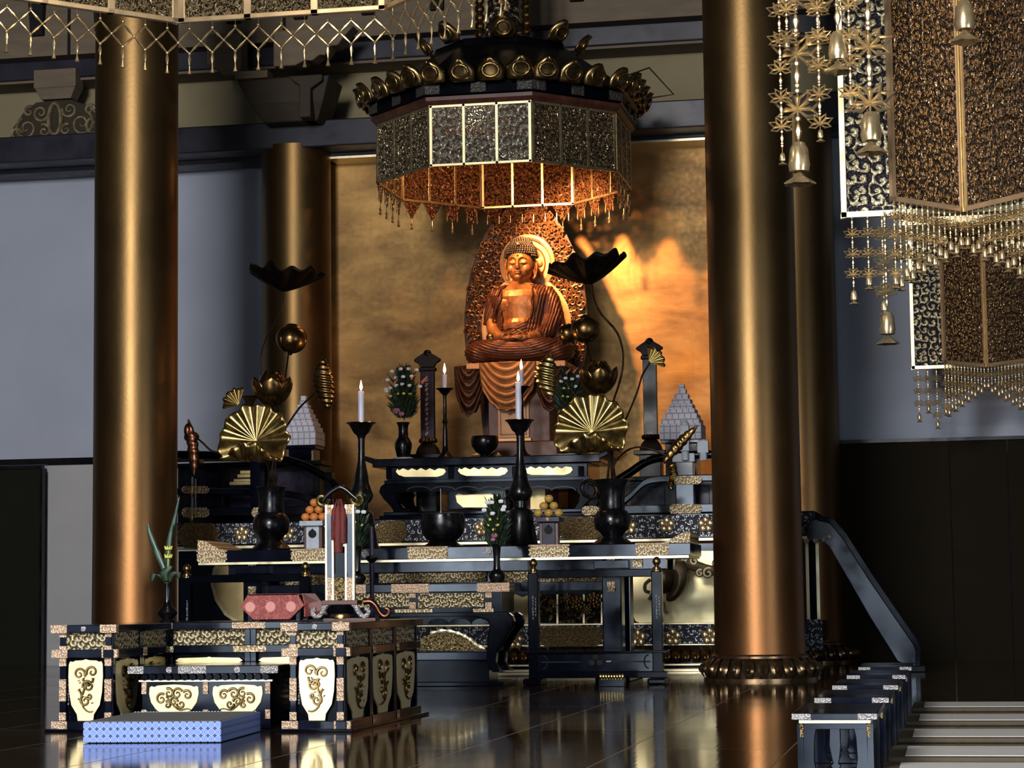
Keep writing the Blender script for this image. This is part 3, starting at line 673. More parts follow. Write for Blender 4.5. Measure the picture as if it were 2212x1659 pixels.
# small gold-fronted cabinet beneath it
t = thing('small_cabinet', 'small grey cabinet with a gold panel, under the upper altar table', 'cabinet', (X(1030, UY + .35), UY + .55, 2.15))
b = W(t); rbox(b, 967, 1092, 1052, 1100, UY + .3, .3).build('body', MAT['lacblue'], t, bev=.01)
outline(W(t), [(1000, 1096), (1060, 1096), (1073, 1085), (1075, 1068), (1070, 1072), (1060, 1066), (1000, 1069), (990, 1066), (984, 1070), (987, 1085)], UY + .28, .02).build('gold_panel', MAT['goldflat'], t)
rbox(W(t), 953, 1100, 1049, 1059, UY + .26, .4).build('lid', MAT['redwood'], t, bev=.006)
t = thing('gold_tablet', 'rounded plain gold tablet behind the right big candlestick, under the upper altar table', 'tablet', P(1168, 1106, UY + .5))
outline(W(t), [(1145, 1104), (1178, 1104), (1178, 1058), (1172, 1050), (1160, 1049), (1150, 1056), (1145, 1070)], UY + .45, .05).build('tablet_board', MAT['golddull'], t, bev=.006)
W(t).bx(t.location.x - .2, t.location.x + .16, UY + .4, UY + .6, 2.15, t.location.z + .02).build('tablet_foot', MAT['lac'], t)

# ---- the front altar table
TY0, TY1 = 25.6, 26.75
t = TAB = thing('front_altar_table', 'long black altar table with gilt edge, carrying the lotus vases and tall candlesticks', 'table', (-5.95, 26.2, 0))
tx0, tx1, zt0, zt1 = -8.93, -2.965, 1.425, 1.585
W(t).bx(tx0, tx1, TY0, TY1, zt0 + .015, zt1).build('tabletop', MAT['lacblue'], t, bev=.008)
W(t).bx(tx0 + .02, tx1 - .02, TY0 - .006, TY1, zt0 - .012, zt0 + .016).build('gilt_edge', MAT['goldline'], t)
for px0, px1 in ((425, 491), (628, 708), (880, 968), (1142, 1231), (1373, 1446)):
    z_ = P((px0 + px1) / 2, 1200, TY0)
    a, c = X(px0, TY0), X(px1, TY0); w_ = c - a; m_ = .03
    pts = [(a + m_, zt0 + .018), (c - m_, zt0 + .018), (c, zt0 + .05), (c - .012, zt0 + .08), (c, zt0 + .11), (c - m_, zt1 - .015), (a + m_, zt1 - .015), (a, zt0 + .11), (a + .012, zt0 + .08), (a, zt0 + .05)]
    W(t).poly(pts, .02, TY0 - .014).build('metal_fitting', MAT['chasedp'], t)
    W(t).bx(a, c, TY0 - .02, TY0 + .25, zt1 - .015, zt1 + .006).build('metal_fitting', MAT['chased'], t)
for px in (790, 1053):
    p = P(px, 1198, TY0); R = Matrix.Rotation(pi / 2, 3, 'X')
    W(t).lathe([(.0, 0), (.05, 0), (.05, .015), (.0, .02)], (p.x, TY0, zt0 + .09), 20, R=R).build('round_fitting', MAT['chasedg'], t)
for s, xx in ((1, tx0), (-1, tx1)):
    W(t).poly([(xx, zt1), (xx + s * .36, zt1), (xx + s * .28, zt1 + .02), (xx + s * .2, zt1 + .06), (xx + s * .1, zt1 + .115), (xx, zt1 + .13)][::s], .9, TY0 + .02).build('upturned_end', MAT['chasedp'], t, bev=.004)
W(t).bx(tx0 + .35, tx1 - .3, TY0 + .14, TY0 + .26, 1.29, zt0 - .01).build('apron', MAT['lacblue'], t, bev=.006)
W(t).bx(tx0 + .35, tx1 - .3, TY1 - .3, TY1 - .18, 1.29, zt0 - .01).build('apron', MAT['lacblue'], t, bev=.006)
lx = [X(1321, TY0 + .1), X(547, TY0 + .1)]
for x_ in lx:
    for yy in (TY0 + .06, TY1 - .36):
        W(t).bx(x_ - .115, x_ + .115, yy, yy + .26, .1, zt0 - .01).build('leg', MAT['lacblue'], t, bev=.015)
    W(t).bx(x_ - .2, x_ + .2, TY0 + .02, TY0 + .3, 1.30, 1.40).build('bracket', MAT['lacblue'], t, bev=.008)
    for z_ in (1.40, 1.095): W(t).bx(x_ - .045, x_ + .045, TY0 + .035, TY0 + .065, z_ - .06, z_ + .055).build('square_fitting', MAT['chasedp'], t)
    W(t).bx(x_ - .2, x_ + .2, TY0, TY1, 0, .12).build('foot', MAT['lac'], t, bev=.01)
for px in (1377,): p = P(px, 1213, TY0 + .1); W(t).bx(p.x - .055, p.x + .055, TY0 + .1, TY0 + .14, 1.31, 1.415).build('square_fitting', MAT['chasedp'], t)
W(t).bx(lx[1], lx[0], TY0 + .2, TY0 + .3, 1.05, 1.16).build('stretcher', MAT['lacblue'], t, bev=.006)

# ---- two barriers in front of the table
def barrier(L):
    FY = 24.9; a, bb = (404, 660) if L else (1152, 1418)
    xa, xb = X(a, FY), X(bb, FY)
    t = thing('altar_barrier', 'low black barrier with finialed posts, ' + ('behind the red brocade desk' if L else 'right of the middle desk, below the right lotus vase'), 'barrier', ((xa + xb) / 2, FY, 0))
    for x_ in (xa, xb):
        W(t).bx(x_ - .06, x_ + .06, FY - .06, FY + .06, .02, 1.26).build('post', MAT['lac'], t, bev=.012)
        b = W(t); b.lathe([(.0, 1.42), (.02, 1.415), (.045, 1.385), (.048, 1.355), (.03, 1.325), (.022, 1.315), (.03, 1.305), (.045, 1.3), (.05, 1.275), (.062, 1.268), (.062, 1.255)], (x_, FY, 0), 16)
        b.build('finial', MAT['brassd'], t, True)
        gb = W(t); glyphs(gb, x_ + (.02 if L else -.0), .72, 1.0, 7, .016, FY - .061); glyphs(gb, x_ + .03, .76, .98, 6, .014, FY - .061)
        gb.build('lettering', MAT['chasedg'], t)
        W(t).bx(x_ - .1, x_ + .1, FY - .22, FY + .22, 0, .07).build('foot', MAT['lac'], t, bev=.02)
    W(t).bx(xa, xb, FY - .035, FY + .035, 1.195, 1.285).build('top_rail', MAT['lac'], t, bev=.008)
    W(t).bx(xa - .1, xb + .12, FY - .1, FY + .1, .345, .375).build('shelf', MAT['lac'], t, bev=.006)
    W(t).bx(xa, xb + .06, FY - .04, FY + .05, .14, .345).build('panel', MAT['lacblue'], t, bev=.004)
    W(t).bx(xa - .05, xb + .1, FY - .08, FY + .08, .07, .14).build('bottom_rail', MAT['lac'], t, bev=.008)
    xm = (xa + xb) / 2; zc = .25; b = W(t); y_ = FY - .044
    for s in (-1, 1):
        b.bx(xm + s * .17, xm + s * .62, y_, y_ + .01, zc - .008, zc + .008)
        q = [(xm + s * (.6 - .05 * sin(k / 10 * pi)), y_ + .004, zc + .075 * cos(k / 10 * pi)) for k in range(11)]; b.tube([(x2, y2, z2) for x2, y2, z2 in q], .009, 5)
    for i in range(3):
        a_ = pi / 2 + 2 * pi * i / 3; b.ell((xm + cos(a_) * .055, y_ + .004, zc + .01 + sin(a_) * .045), (.042, .008, .036), 10, 6)
    b.build('cutout_shade', MAT['dark'], t)  # solid black shapes stand in for the shade of the openings
    b = W(t); b.bx(xm + .12, xm + .19, y_, y_ + .01, zc - .004, zc + .012); b.build('small_label', MAT['chasedg'], t)
barrier(True); barrier(False)

# ---- middle desk
DY = 24.45
t = thing('middle_desk', 'black desk with gold scroll panels and bowed legs, in front of the long altar table', 'table', (X(915, DY), DY + .35, 0))
dx0, dx1 = X(730, DY), X(1098, DY)
W(t).bx(dx0, dx1, DY, DY + .75, Z(1277, DY), Z(1259, DY)).build('tabletop', MAT['lacblue'], t, bev=.006)
for px0, px1 in ((845, 926), (1030, 1099), (735, 790)):
    W(t).bx(X(px0, DY), X(px1, DY) + (.004 if px1 > 1090 else 0), DY - .006, DY + .3, Z(1277, DY) - .004, Z(1259, DY) + .003).build('metal_fitting', MAT['chased'], t)
bx0, bx1 = X(760, DY), X(1064, DY)
W(t).bx(bx0, bx1 + .1, DY + .05, DY + .7, Z(1322, DY), Z(1277, DY)).build('drawer_frame', MAT['lac'], t, bev=.004)
for a, bb in ((770, 884), (903, 1045)): rbox(W(t), a, bb, 1282, 1312, DY + .035, .03).build('scroll_panel', MAT['openw'], t)
W(t).bx(bx0, bx1 + .02, DY + .03, DY + .06, Z(1277, DY), Z(1274, DY)).build('gilt_line', MAT['goldline'], t)
for px in (891, 1055): 
    for py in (1284, 1308): rbox(W(t), px - 7, px + 7, py - 7, py + 7, DY + .03, .03).build('post_fitting', MAT['chased'], t)
rbox(W(t), 853, 934, 1316, 1323, DY + .03, .05).build('metal_fitting', MAT['chasedp'], t); rbox(W(t), 1022, 1066, 1315, 1322, DY + .03, .05).build('metal_fitting', MAT['chasedp'], t)
W(t).bx(dx0 + .1, dx1 - .02, DY + .0, DY + .72, Z(1330, DY), Z(1322, DY)).build('lower_board', MAT['lac'], t, bev=.004)
sh = [(1098, 1324), (1106, 1330), (1110, 1342), (1106, 1358), (1094, 1374), (1082, 1392), (1072, 1410), (1070, 1432), (1076, 1446), (1090, 1452), (1064, 1452), (1054, 1440), (1050, 1420), (1052, 1400), (1052, 1372), (1058, 1352), (1052, 1340), (1030, 1334), (1030, 1324)]
for mir in (0, 1):
    for dy_ in (0, .55):
        b = B(T=Matrix.Translation(Vector((0, dy_, 0)) - Vector(t.location)))
        pts = [(P(x, y, DY).x, P(x, y, DY).z) for x, y in sh]
        if mir: pts = [(dx0 + dx1 - x, z) for x, z in pts]
        b.poly(pts, .14, DY).build('leg', MAT['lac'], t, bev=.025)
b = W(t)
xs = [X(p, DY) for p in (880, 936, 1006, 1058)]
pts = [(X(860, DY), Z(1330, DY)), (X(1056, DY), Z(1330, DY))]
for i in range(3):
    c_, r_ = (1036 - i * 46), 23
    pts += [(X(c_ + r_ * cos(k * pi / 8), DY), Z(1348 - 13 * sin(k * pi / 8), DY)) for k in range(9)]
pts += [(X(860, DY), Z(1345, DY))]
b.poly(pts, .06, DY + .05).build('scalloped_apron', MAT['lac'], t, bev=.006)
W(t).bx(dx0 + .2, X(1052, DY), DY + .02, DY + .7, Z(1426, DY), Z(1407, DY)).build('lower_shelf', MAT['lacblue'], t, bev=.01)
W(t).bx(dx0 + .2, X(1050, DY), DY + .1, DY + .6, .04, Z(1426, DY) + .01).build('plinth', MAT['lac'], t)
W(t).bx(dx0 + .1, X(1085, DY), DY - .02, DY + .74, 0, .05).build('base_board', MAT['lac'], t, bev=.008)
# carved gilt mound on the shelf
b = W(t); pts = [(880, 1405), (1052, 1405), (1040, 1398), (1026, 1392), (1014, 1380), (1000, 1375), (985, 1367), (965, 1363), (942, 1366), (920, 1374), (902, 1384), (890, 1392)]
outline(b, pts, DY + .06, .06).build('carved_mound', MAT['openwb'], t)
b = W(t); q = bez([P(x, y, DY + .05) for x, y in ((930, 1368), (960, 1362), (990, 1368), (1012, 1379), (1028, 1392), (1048, 1402))], 30)
b.tube(q, [.02 + .008 * sin(i * 1.7) for i in range(len(q))], 7).build('gilt_rim', MAT['goldline'], t, True)

# ---- handrail board beside the altar stairs
HY = 28.2
t = thing('stair_handrail', 'long sloping black handrail board right of the large column', 'handrail', (X(1975, HY), HY, 0))
pts = [(1752, 1122), (1772, 1121), (1798, 1128), (1822, 1158), (1880, 1250), (1975, 1388), (1981, 1400), (1981, 1462), (1962, 1462), (1962, 1440), (1938, 1428), (1878, 1332), (1838, 1262), (1790, 1180), (1772, 1168), (1744, 1170), (1742, 1140)]
outline(W(t), pts[::-1], HY, .1).build('board', MAT['lacblue'], t, bev=.01)
q = [P(x, y, HY - .03) for x, y in ((1770, 1119), (1797, 1125), (1824, 1157), (1882, 1248), (1977, 1386), (1983, 1400), (1983, 1445))]
b = W(t)
for o_ in (0,): b.loft([[(p.x - .03, p.y - .06, p.z - .03), (p.x - .03, p.y + .16, p.z - .03), (p.x + .03, p.y + .16, p.z + .03), (p.x + .03, p.y - .06, p.z + .03)] for p in q])
b.build('rail_cap', MAT['lac'], t, bev=.01)
b = W(t)
for px, py in ((1742, 1168), (1762, 1168), (1780, 1166), (1792, 1160)): b.ell(P(px, py, HY - .03), .035, 10, 6)
b.build('fitting_knob', MAT['chasedg'], t, True)
W(t).bx(t.location.x - .25, t.location.x + .1, HY - .1, HY + .3, 0, .08).build('foot_block', MAT['lac'], t, bev=.01)
# lower dark patterned plate and newel below the end post
rbox(W(t), 1738, 1776, 1338, 1405, HY + .1, .1).build('newel_plate', MAT['incised'], t)

# little lotus-edged block on the floor
p = Vector((X(1318, 24.25), 24.25, 0)); t = thing('lotus_block', 'small grey block edged with gold petals, on the floor before the right barrier', 'ornament', p); u = U(p)
b = B(u); b.bx(-28, 28, -14, 14, 0, 16).build('block', MAT['lacblue'], t, bev=.006)
b = B(u)
for i in range(9):
    b.ell((-24 + i * 6, -12, 22), (3.4, 4, 7), 8, 6)
b.bx(-26, 26, -9, 10, 15, 21); b.build('petal_row', MAT['brass'], t, True)
# ================================================================== things on the altar tables
TZ = zt1                                  # top of the front table
def on(px, Y, z, name, label, cat, group=None):
    x = X(px, Y); t = thing(name, label, cat, (x, Y, z), 0, group); return t, U(t.location)
def pf(u, rows, base):                    # photo profile (half width px, y px) -> (r, z)
    return [(hw, base - y) for hw, y in rows]
def lathe_thing(t, u, parts, base, n=28):
    for nm, mat, rows in parts:
        B(u).lathe([(hw, base - y) for hw, y in rows], n=n).build(nm, MAT[mat], t, True)
def candle(px, Y, z, u, hw, h, label, matn='wax', lit=True, group=None):
    t = thing('candle', label, 'candle', (X(px, Y), Y, z), 0, group)
    B(u).lathe([(hw * .93, 0), (hw, h * .1), (hw, h - 2), (hw * .85, h), (0.2, h - 1)], n=16).build('wax', MAT[matn], t, True)
    B(u).tube([(0, 0, h - 2), (0, 0, h + 5)], .7, 5).build('wick', MAT['wick'], t)
    if lit: B(u).lathe([(.2, h + 1), (2.2, h + 4), (3.2, h + 8), (2.6, h + 13), (1.2, h + 19), (.1, h + 24)], n=12).build('flame', MAT['flame'], t, True)
    if lit:
        l = bpy.data.lights.new('candle_glow', 'POINT'); l.energy = 4; l.color = (1, .5, .2); l.shadow_soft_size = 3 * u
        o = bpy.data.objects.new('candle_glow', l); o.location = Vector(t.location) + Vector((0, 0, (h + 30) * u)); COL.objects.link(o)
    return t
CY = 26.15
# big candlesticks
for px, base, ry, ch, lab in ((782, None, 0, 72, 'tall dark bronze candlestick left of the black censer bowl'), (1126, None, 0, 86, 'tall dark bronze candlestick right of the censer bowl, in front of the statue')):
    t, u = on(px, CY, TZ, 'candlestick', lab, 'candlestick', 'tall candlesticks on the front altar table')
    H = 273
    b0 = H
    lathe_thing(t, u, [('base', 'bronze', [(38, b0), (40, b0 - 2), (36, b0 - 8), (32, b0 - 30), (27, b0 - 60), (25, b0 - 76), (22, b0 - 80), (15, b0 - 84)]),
                       ('stem', 'bronze', [(15, b0 - 84), (15, b0 - 98), (19, b0 - 101), (25, b0 - 110), (26, b0 - 118), (22, b0 - 130), (17, b0 - 143), (14.5, b0 - 160), (11, b0 - 176), (8, b0 - 192), (7, b0 - 215), (7.5, b0 - 240)]),
                       ('drip_pan', 'bronze', [(8, b0 - 240), (10, b0 - 246), (17, b0 - 252), (22, b0 - 262), (27, b0 - 270), (33, b0 - 273), (31, b0 - 274.5), (24, b0 - 268), (16, b0 - 262), (3, b0 - 260)])], H)
    candle(px if px < 1000 else 1124, CY, TZ + (H - 11) * u, u, 6.6, ch + 9, ('lit white candle on the left tall candlestick, beside the flower vase' if px < 1000 else 'lit white candle on the right tall candlestick, nearest before the statue drapes'), group='lit candles on the tall candlesticks')
# censer bowl
t, u = on(957, CY, TZ, 'censer_bowl', 'wide black censer bowl in the middle of the front table, holding thin incense sticks', 'censer')
lathe_thing(t, u, [('bowl', 'bronze', [(28, 1164), (37, 1157), (45, 1146), (48.5, 1132), (48.5, 1118), (46, 1108), (46.5, 1105), (44, 1104), (43, 1110), (2, 1112)]), ('foot', 'bronze', [(44, 1178), (45, 1174), (36, 1170), (27, 1163)])], 1178, 36)
t2 = thing('incense_stick', 'thin upright incense stick standing in the black censer bowl', 'incense', (X(953, CY), CY, t.location.z + 66 * u))
B(u).tube([(0, 0, 0), (0, 0, 62)], .7, 5).build('stick', MAT['stone'], t2)
b = B(u); b.lathe([(1.6, 4), (2.2, 5), (2.2, 12), (1.4, 13)], n=8); b.build('ash_cap', MAT['chasedg'], t2)

# lotus vases
t, u = on(586, CY, TZ, 'lotus_vase', 'black bronze vase with round belly at left, holding the left lotus arrangement', 'vase', 'black lotus vases')
VL = t; uL = u
lathe_thing(t, u, [('body', 'bronze', [(24, 1160), (28, 1152), (37, 1143), (40, 1130), (39, 1117), (33, 1106), (28, 1102), (29, 1099), (27, 1085), (27.5, 1070), (29, 1055), (34, 1046), (32, 1045), (26, 1052), (22, 1070), (2, 1075)]), ('foot', 'bronze', [(42, 1183), (43, 1179), (37, 1173), (28, 1165), (24, 1160)])], 1183, 36)
t, u = on(1324, CY, TZ, 'lotus_vase', 'black bronze vase with curled handle at right, holding the right lotus arrangement', 'vase', 'black lotus vases')
VR = t; uR = u
lathe_thing(t, u, [('body', 'bronze', [(22, 1152), (27, 1144), (37, 1136), (40, 1122), (39, 1108), (33, 1098), (27, 1094), (28, 1090), (27, 1080), (28, 1060), (33, 1042), (40, 1030), (38, 1029), (30, 1038), (24, 1060), (2, 1065)]), ('foot', 'bronze', [(42, 1171), (43, 1167), (36, 1161), (26, 1156), (22, 1152)])], 1171, 36)
b = B(u); b.tube(bez([(-30, 0, 128), (-46, 0, 140), (-60, 0, 138), (-66, 0, 124), (-60, 0, 110), (-46, 0, 104), (-30, 0, 104)], 30), 4.5, 8).build('handle', MAT['bronze'], t, True)

# lotus elements ------------------------------------------------------------------
LY = CY
def LW(t): return B(T=Matrix.Translation(-Vector(t.location)))
NST = [0]
def stem(t, pts, r=2.4, mat='stem', Y=LY):
    k_ = NST[0] % 8; NST[0] += 1; pts = [(pts[0][0] + 13 * cos(k_ * pi / 4), pts[0][1], 13 * sin(k_ * pi / 4))] + list(pts[1:])
    u = U(P(pts[0][0], pts[0][1], Y)); LW(t).tube(bez([P(p[0], p[1], Y + (p[2] * u if len(p) > 2 else 0)) for p in pts], 28), r * u, 7).build('stem', MAT[mat], t, True)
def lthing(name, label, px, py, Y=LY, group=None): return thing(name, label, 'lotus ornament', P(px, py, Y), 0, group)
VLm, VRm = (588, 1066), (1322, 1052)
def fan_leaf(t, c, A, mat, Y, tilt=0.0, flip=1):
    """golden lotus leaf: ribbed upper fan, lower lip folded up toward the viewer"""
    u = U(P(c[0], c[1], Y)); b = B(u, Matrix.Translation(P(c[0], c[1], Y) - Vector(t.location)) @ Matrix.Rotation(tilt, 4, 'Y'))
    rows = []; nr, na = 14, 120
    for i in range(nr + 1):
        r = i / nr; row = []
        for j in range(na):
            a = 2 * pi * j / na; s, c_ = sin(a), cos(a)
            edge = 1 + .035 * sin(10 * a + 1) + .025 * sin(17 * a)
            rr = r * edge; rib = 4.6 * r * cos(14 * a) * (.5 + .5 * r)
            x = A * rr * c_ * 1.02
            if s >= 0: z = A * .98 * rr * s - 6 * (1 - r); y = 10 * rr * s + rib + 14 * (1 - r)
            else:
                q = -s * rr
                z = -A * .64 * sin(pi * q * .93) - 6 * (1 - r); y = -A * .55 * q + rib * 1.2 + 14 * (1 - r) - 4.5 * r * q * cos(11 * a)
                z += 4 * r * cos(9 * a + .6) * q
            row.append((x, y, z))
        rows.append(row)
    b.sheet(rows, wrap=True)
    return b.build('leaf', MAT[mat], t, True, solid=1.6 * u, auto=180)
def cup_leaf(t, pts_l, c, pts_r, base, mat, Y):
    """leaf seen from the side: ruffled bowl whose rim runs from left tip to right tip"""
    u = U(P(base[0], base[1], Y)); b = B(u, Matrix.Translation(P(base[0], base[1], Y) - Vector(t.location)))
    lx, lz = pts_l[0] - base[0], base[1] - pts_l[1]; rx, rz = pts_r[0] - base[0], base[1] - pts_r[1]
    cx, cz, hx = (lx + rx) / 2, (lz + rz) / 2, (rx - lx) / 2; sl = (rz - lz) / (rx - lx)
    rows = []; nr, na = 10, 96
    for i in range(nr + 1):
        r = i / nr; row = []
        for j in range(na):
            a = 2 * pi * j / na
            ed = 1 + .05 * sin(7 * a)
            x = cx * r ** .8 + hx * r * cos(a) * ed; y = hx * .8 * r * sin(a) * ed
            z = (cz + sl * hx * cos(a)) * r ** 1.35 + r * r * (6.5 * cos(11 * a + .5) + 4 * sin(6 * a)) + 12 * r * r * abs(sin(a)) * .3
            row.append((x, y, z))
        rows.append(row)
    b.sheet(rows, wrap=True)
    b.build('leaf', MAT[mat], t, True, solid=2 * u, auto=180)
def lotus_flower(t, c, R, mat, Y, openn=1.0, n=(5, 7), squash=1.0, name='petal', tiltx=0.0):
    u = U(P(c[0], c[1], Y)); base = Matrix.Translation(P(c[0], c[1], Y) - Vector(t.location)) @ Matrix.Rotation(tiltx, 4, 'Y')
    for ring, k in enumerate(n):
        for i in range(k):
            a = 2 * pi * i / k + ring * .5 + .3
            b = B(u, base @ Matrix.Rotation(a, 4, 'Z'))
            rows = []
            for p in range(10):
                q = p / 9; th = -1.2 + (2.35 if ring == 0 else 1.75) * q
                rad = R * (.78 + .20 * ring * openn); w = .62 * sin(pi * (q * .86 + .10)) ** .8 + .02
                if q == 1: w = .04
                row = []
                for s_ in range(-4, 5):
                    s = s_ / 4; ang = w * s * (1.05 if k > 5 else 1.25)
                    rr = rad * cos(th) * (1 + (.34 * ring * openn * q ** 3)); 
                    row.append((rr * cos(ang) * (1 - .04 * s * s), rr * sin(ang), R * squash * sin(th) * 1.0 + (R * .06 if abs(s) < .2 else 0) * q))
                rows.append(row)
            b.sheet(rows); b.build(name, MAT[mat], t, True, solid=1.2 * u, auto=180)
def bud(t, c, R, mat, Y, tilt=.2, stripes=True):
    u = U(P(c[0], c[1], Y)); T = Matrix.Translation(P(c[0], c[1], Y) - Vector(t.location)) @ Matrix.Rotation(tilt, 4, 'Y')
    b = B(u, T); rows = []
    for i in range(25):
        th = -pi / 2 + pi * i / 24; row = []
        for j in range(120):
            a = 2 * pi * j / 120; rr = R * cos(th) * (1 + .03 * abs(cos(15 * a))) + .01; row.append((rr * cos(a), rr * sin(a), R * .92 * sin(th) + (R * .12 if i > 20 else 0)))
        rows.append(row)
    b.loft(rows); b.build('bud', MAT[mat], t, True, auto=180)
    for a0 in (.9, 3.3, 5.2):
        b = B(u, T @ Matrix.Rotation(a0, 4, 'Z')); rows = []
        for i in range(12):
            q = i / 11; th = -1.3 + 2.25 * q; w = 1.0 * sin(pi * min(1, q * .82 + .12)) + .02
            rows.append([(R * 1.05 * cos(th) * cos(w * s / 12) , R * 1.05 * cos(th) * sin(w * s / 12), R * .97 * sin(th)) for s in [k for k in range(-12, 13, 2)]])
        b.sheet(rows); b.build('petal', MAT[mat], t, True, solid=1.2 * u, auto=180)
    b = B(u, T); b.lathe([(4, -R * .92 - 6), (6, -R * .92 - 2), (7, -R * .86), (3, -R * .8)], n=10).build('calyx', MAT['stem'], t, True)
def curl_leaf(t, top, bot, W_, mat, Y, bend=0.0, ridges=10, flat=.6):
    """rolled leaf seen edge on: a ridged spindle"""
    u = U(P(top[0], top[1], Y)); p0, p1 = P(bot[0], bot[1], Y), P(top[0], top[1], Y); d = p1 - p0; L = d.length; ax = d.normalized(); sx = ax.cross(Vector((0, 1, 0))).normalized(); b = LW(t); rows = []
    n = 80
    for i in range(n + 1):
        q = i / n; w = W_ * u * (sin(pi * q) ** .85) * (1 + .10 * cos(2 * pi * ridges * q)) + .004
        c = p0 + d * q + sx * (bend * u * sin(pi * q))
        rows.append([c + sx * (w * cos(a)) + Vector((0, 1, 0)) * (w * flat * sin(a)) + ax * (W_ * u * .25 * cos(a) * sin(pi * q)) for a in [2 * pi * k / 14 for k in range(14)]])
    b.loft(rows); b.build('rolled_leaf', MAT[mat], t, True, auto=180)
def small_fan(t, c, R, a0, mat, Y):
    u = U(P(c[0], c[1], Y)); b = B(u, Matrix.Translation(P(c[0], c[1], Y) - Vector(t.location)) @ Matrix.Rotation(a0, 4, 'Y')); rows = []
    for i in range(9):
        r = i / 8; row = []
        for j in range(49):
            a = -1.0 + 2.0 * j / 48; rr = R * r * (1 + .05 * cos(a * 14)); row.append((rr * sin(a), -R * .35 * (1 - r) + 2.2 * r * cos(a * 22) - R * .3 * cos(a * 1.3) * r, rr * cos(a)))
        rows.append(row)
    b.sheet(rows).build('leaf', MAT[mat], t, True, solid=1.2 * u, auto=180)

# left arrangement
g = 'metal lotus pieces in the left vase'
t = lthing('lotus_leaf', 'golden ribbed lotus leaf opening to the front, in the left vase', 588, 1066, group=g); stem(t, [VLm, (583, 1020), (570, 985), (552, 960, 10)]); fan_leaf(t, (549, 946), 76, 'leafgold', LY - .25, .06)
t = lthing('lotus_leaf', 'dark cupped lotus leaf raised highest above the left vase', 588, 1066, group=g); stem(t, [VLm, (590, 1000, 20), (580, 900, 30), (563, 790, 30), (575, 730, 20), (605, 680), (613, 628)], 1.6); cup_leaf(t, (537, 578), None, (702, 596), (612, 630), 'leafdark', LY)
t = lthing('lotus_bud', 'round striped closed lotus bud above the left vase', 588, 1066, group=g); stem(t, [VLm, (598, 960, 20), (610, 860, 30), (617, 810, 20), (623, 764)], 2); bud(t, (630, 732), 32, 'lotus', LY, .12)
t = lthing('lotus_flower', 'open brown gilt lotus flower in the middle of the left arrangement', 588, 1066, group=g); stem(t, [VLm, (592, 980, 10), (595, 900, 10), (590, 870)], 2); lotus_flower(t, (588, 838), 40, 'lotus', LY, 1.0, (5, 6))
t = lthing('lotus_leaf', 'upright rolled lotus leaf with ridges, right of the left arrangement', 588, 1066, group=g); stem(t, [VLm, (600, 960, 10), (640, 890, 10), (672, 856), (694, 828)], 2.2); curl_leaf(t, (697, 768), (709, 890), 23, 'lotus', LY, 4, 11)
t = lthing('lotus_leaf', 'small golden half folded fan leaf at upper left of the left arrangement', 588, 1066, group=g); stem(t, [VLm, (580, 960, 20), (550, 900, 20), (522, 878)], 1.8); small_fan(t, (520, 876), 38, -.75, 'leafgold', LY)
t = lthing('seed_pod', 'small dark lotus seed pod behind the golden leaf of the left vase', 588, 1066, group=g); stem(t, [VLm, (575, 960, 30), (545, 890, 20)], 1.6)
b = LW(t); p = P(540, 868, LY); uu = U(p); b.lathe([(3, -16 * uu / 1), (12, 4), (17, 10)] and [(3 * uu, -16 * uu), (13 * uu, 4 * uu), (17 * uu, 10 * uu), (14 * uu, 12 * uu), (.1, 12 * uu)], p, 16)
for i in range(6): b.ell(p + Vector((cos(i) * 10 * uu, sin(i) * 10 * uu, 12 * uu)), 3.4 * uu, 8, 5)
b.build('pod', MAT['lotus'], t, True)
t = lthing('lotus_leaf', 'drooping rolled bronze leaf at far left of the left arrangement', 588, 1066, group=g); stem(t, [VLm, (575, 1000, 20), (540, 975, 20), (495, 977), (460, 975), (436, 955), (418, 940)], 2.2); curl_leaf(t, (407, 905), (419, 1028), 12, 'bronzered', LY, -4, 7)
b = LW(t); b.ell(P(414, 944, LY + .05), (.10, .06, .07)); b.ell(P(406, 930, LY), (.05, .05, .09)); b.build('bud', MAT['bronzered'], t, True)
# right arrangement
g = 'metal lotus pieces in the right vase'
t = lthing('lotus_leaf', 'golden ribbed lotus leaf opening to the front, in the right vase', 1322, 1052, group=g); stem(t, [VRm, (1320, 1010), (1312, 970), (1290, 940, 10)]); fan_leaf(t, (1276, 926), 78, 'leafgold', LY - .25, -.02)
t = lthing('lotus_leaf', 'dark cupped lotus leaf raised high beside the statue, from the right vase', 1322, 1052, group=g); stem(t, [VRm, (1320, 960, 20), (1322, 880, 20), (1340, 820), (1346, 770), (1334, 720), (1300, 680), (1284, 650), (1278, 614)], 2.6); cup_leaf(t, (1182, 578), None, (1351, 552), (1276, 614), 'leafdark', LY)
t = lthing('lotus_bud', 'round striped closed lotus bud beside the statue sleeve, from the right vase', 1322, 1052, group=g); stem(t, [VRm, (1316, 940, 30), (1290, 830, 40), (1276, 775, 20), (1268, 742)], 2); bud(t, (1264, 711), 30, 'lotus', LY, -.1)
t = lthing('lotus_bud', 'smaller striped lotus bud partly hidden behind the round bud of the right vase', 1322, 1052, group=g); stem(t, [VRm, (1310, 940, 60), (1260, 800, 60), (1236, 745, 40)], 1.6); bud(t, (1226, 720), 21, 'lotus', LY + .2, .5)
t = lthing('lotus_flower', 'open dark lotus flower in the middle of the right arrangement', 1322, 1052, group=g); stem(t, [VRm, (1318, 960, 10), (1305, 880, 10), (1296, 850)], 2); lotus_flower(t, (1293, 815), 38, 'lotus', LY, 1.0, (5, 6))
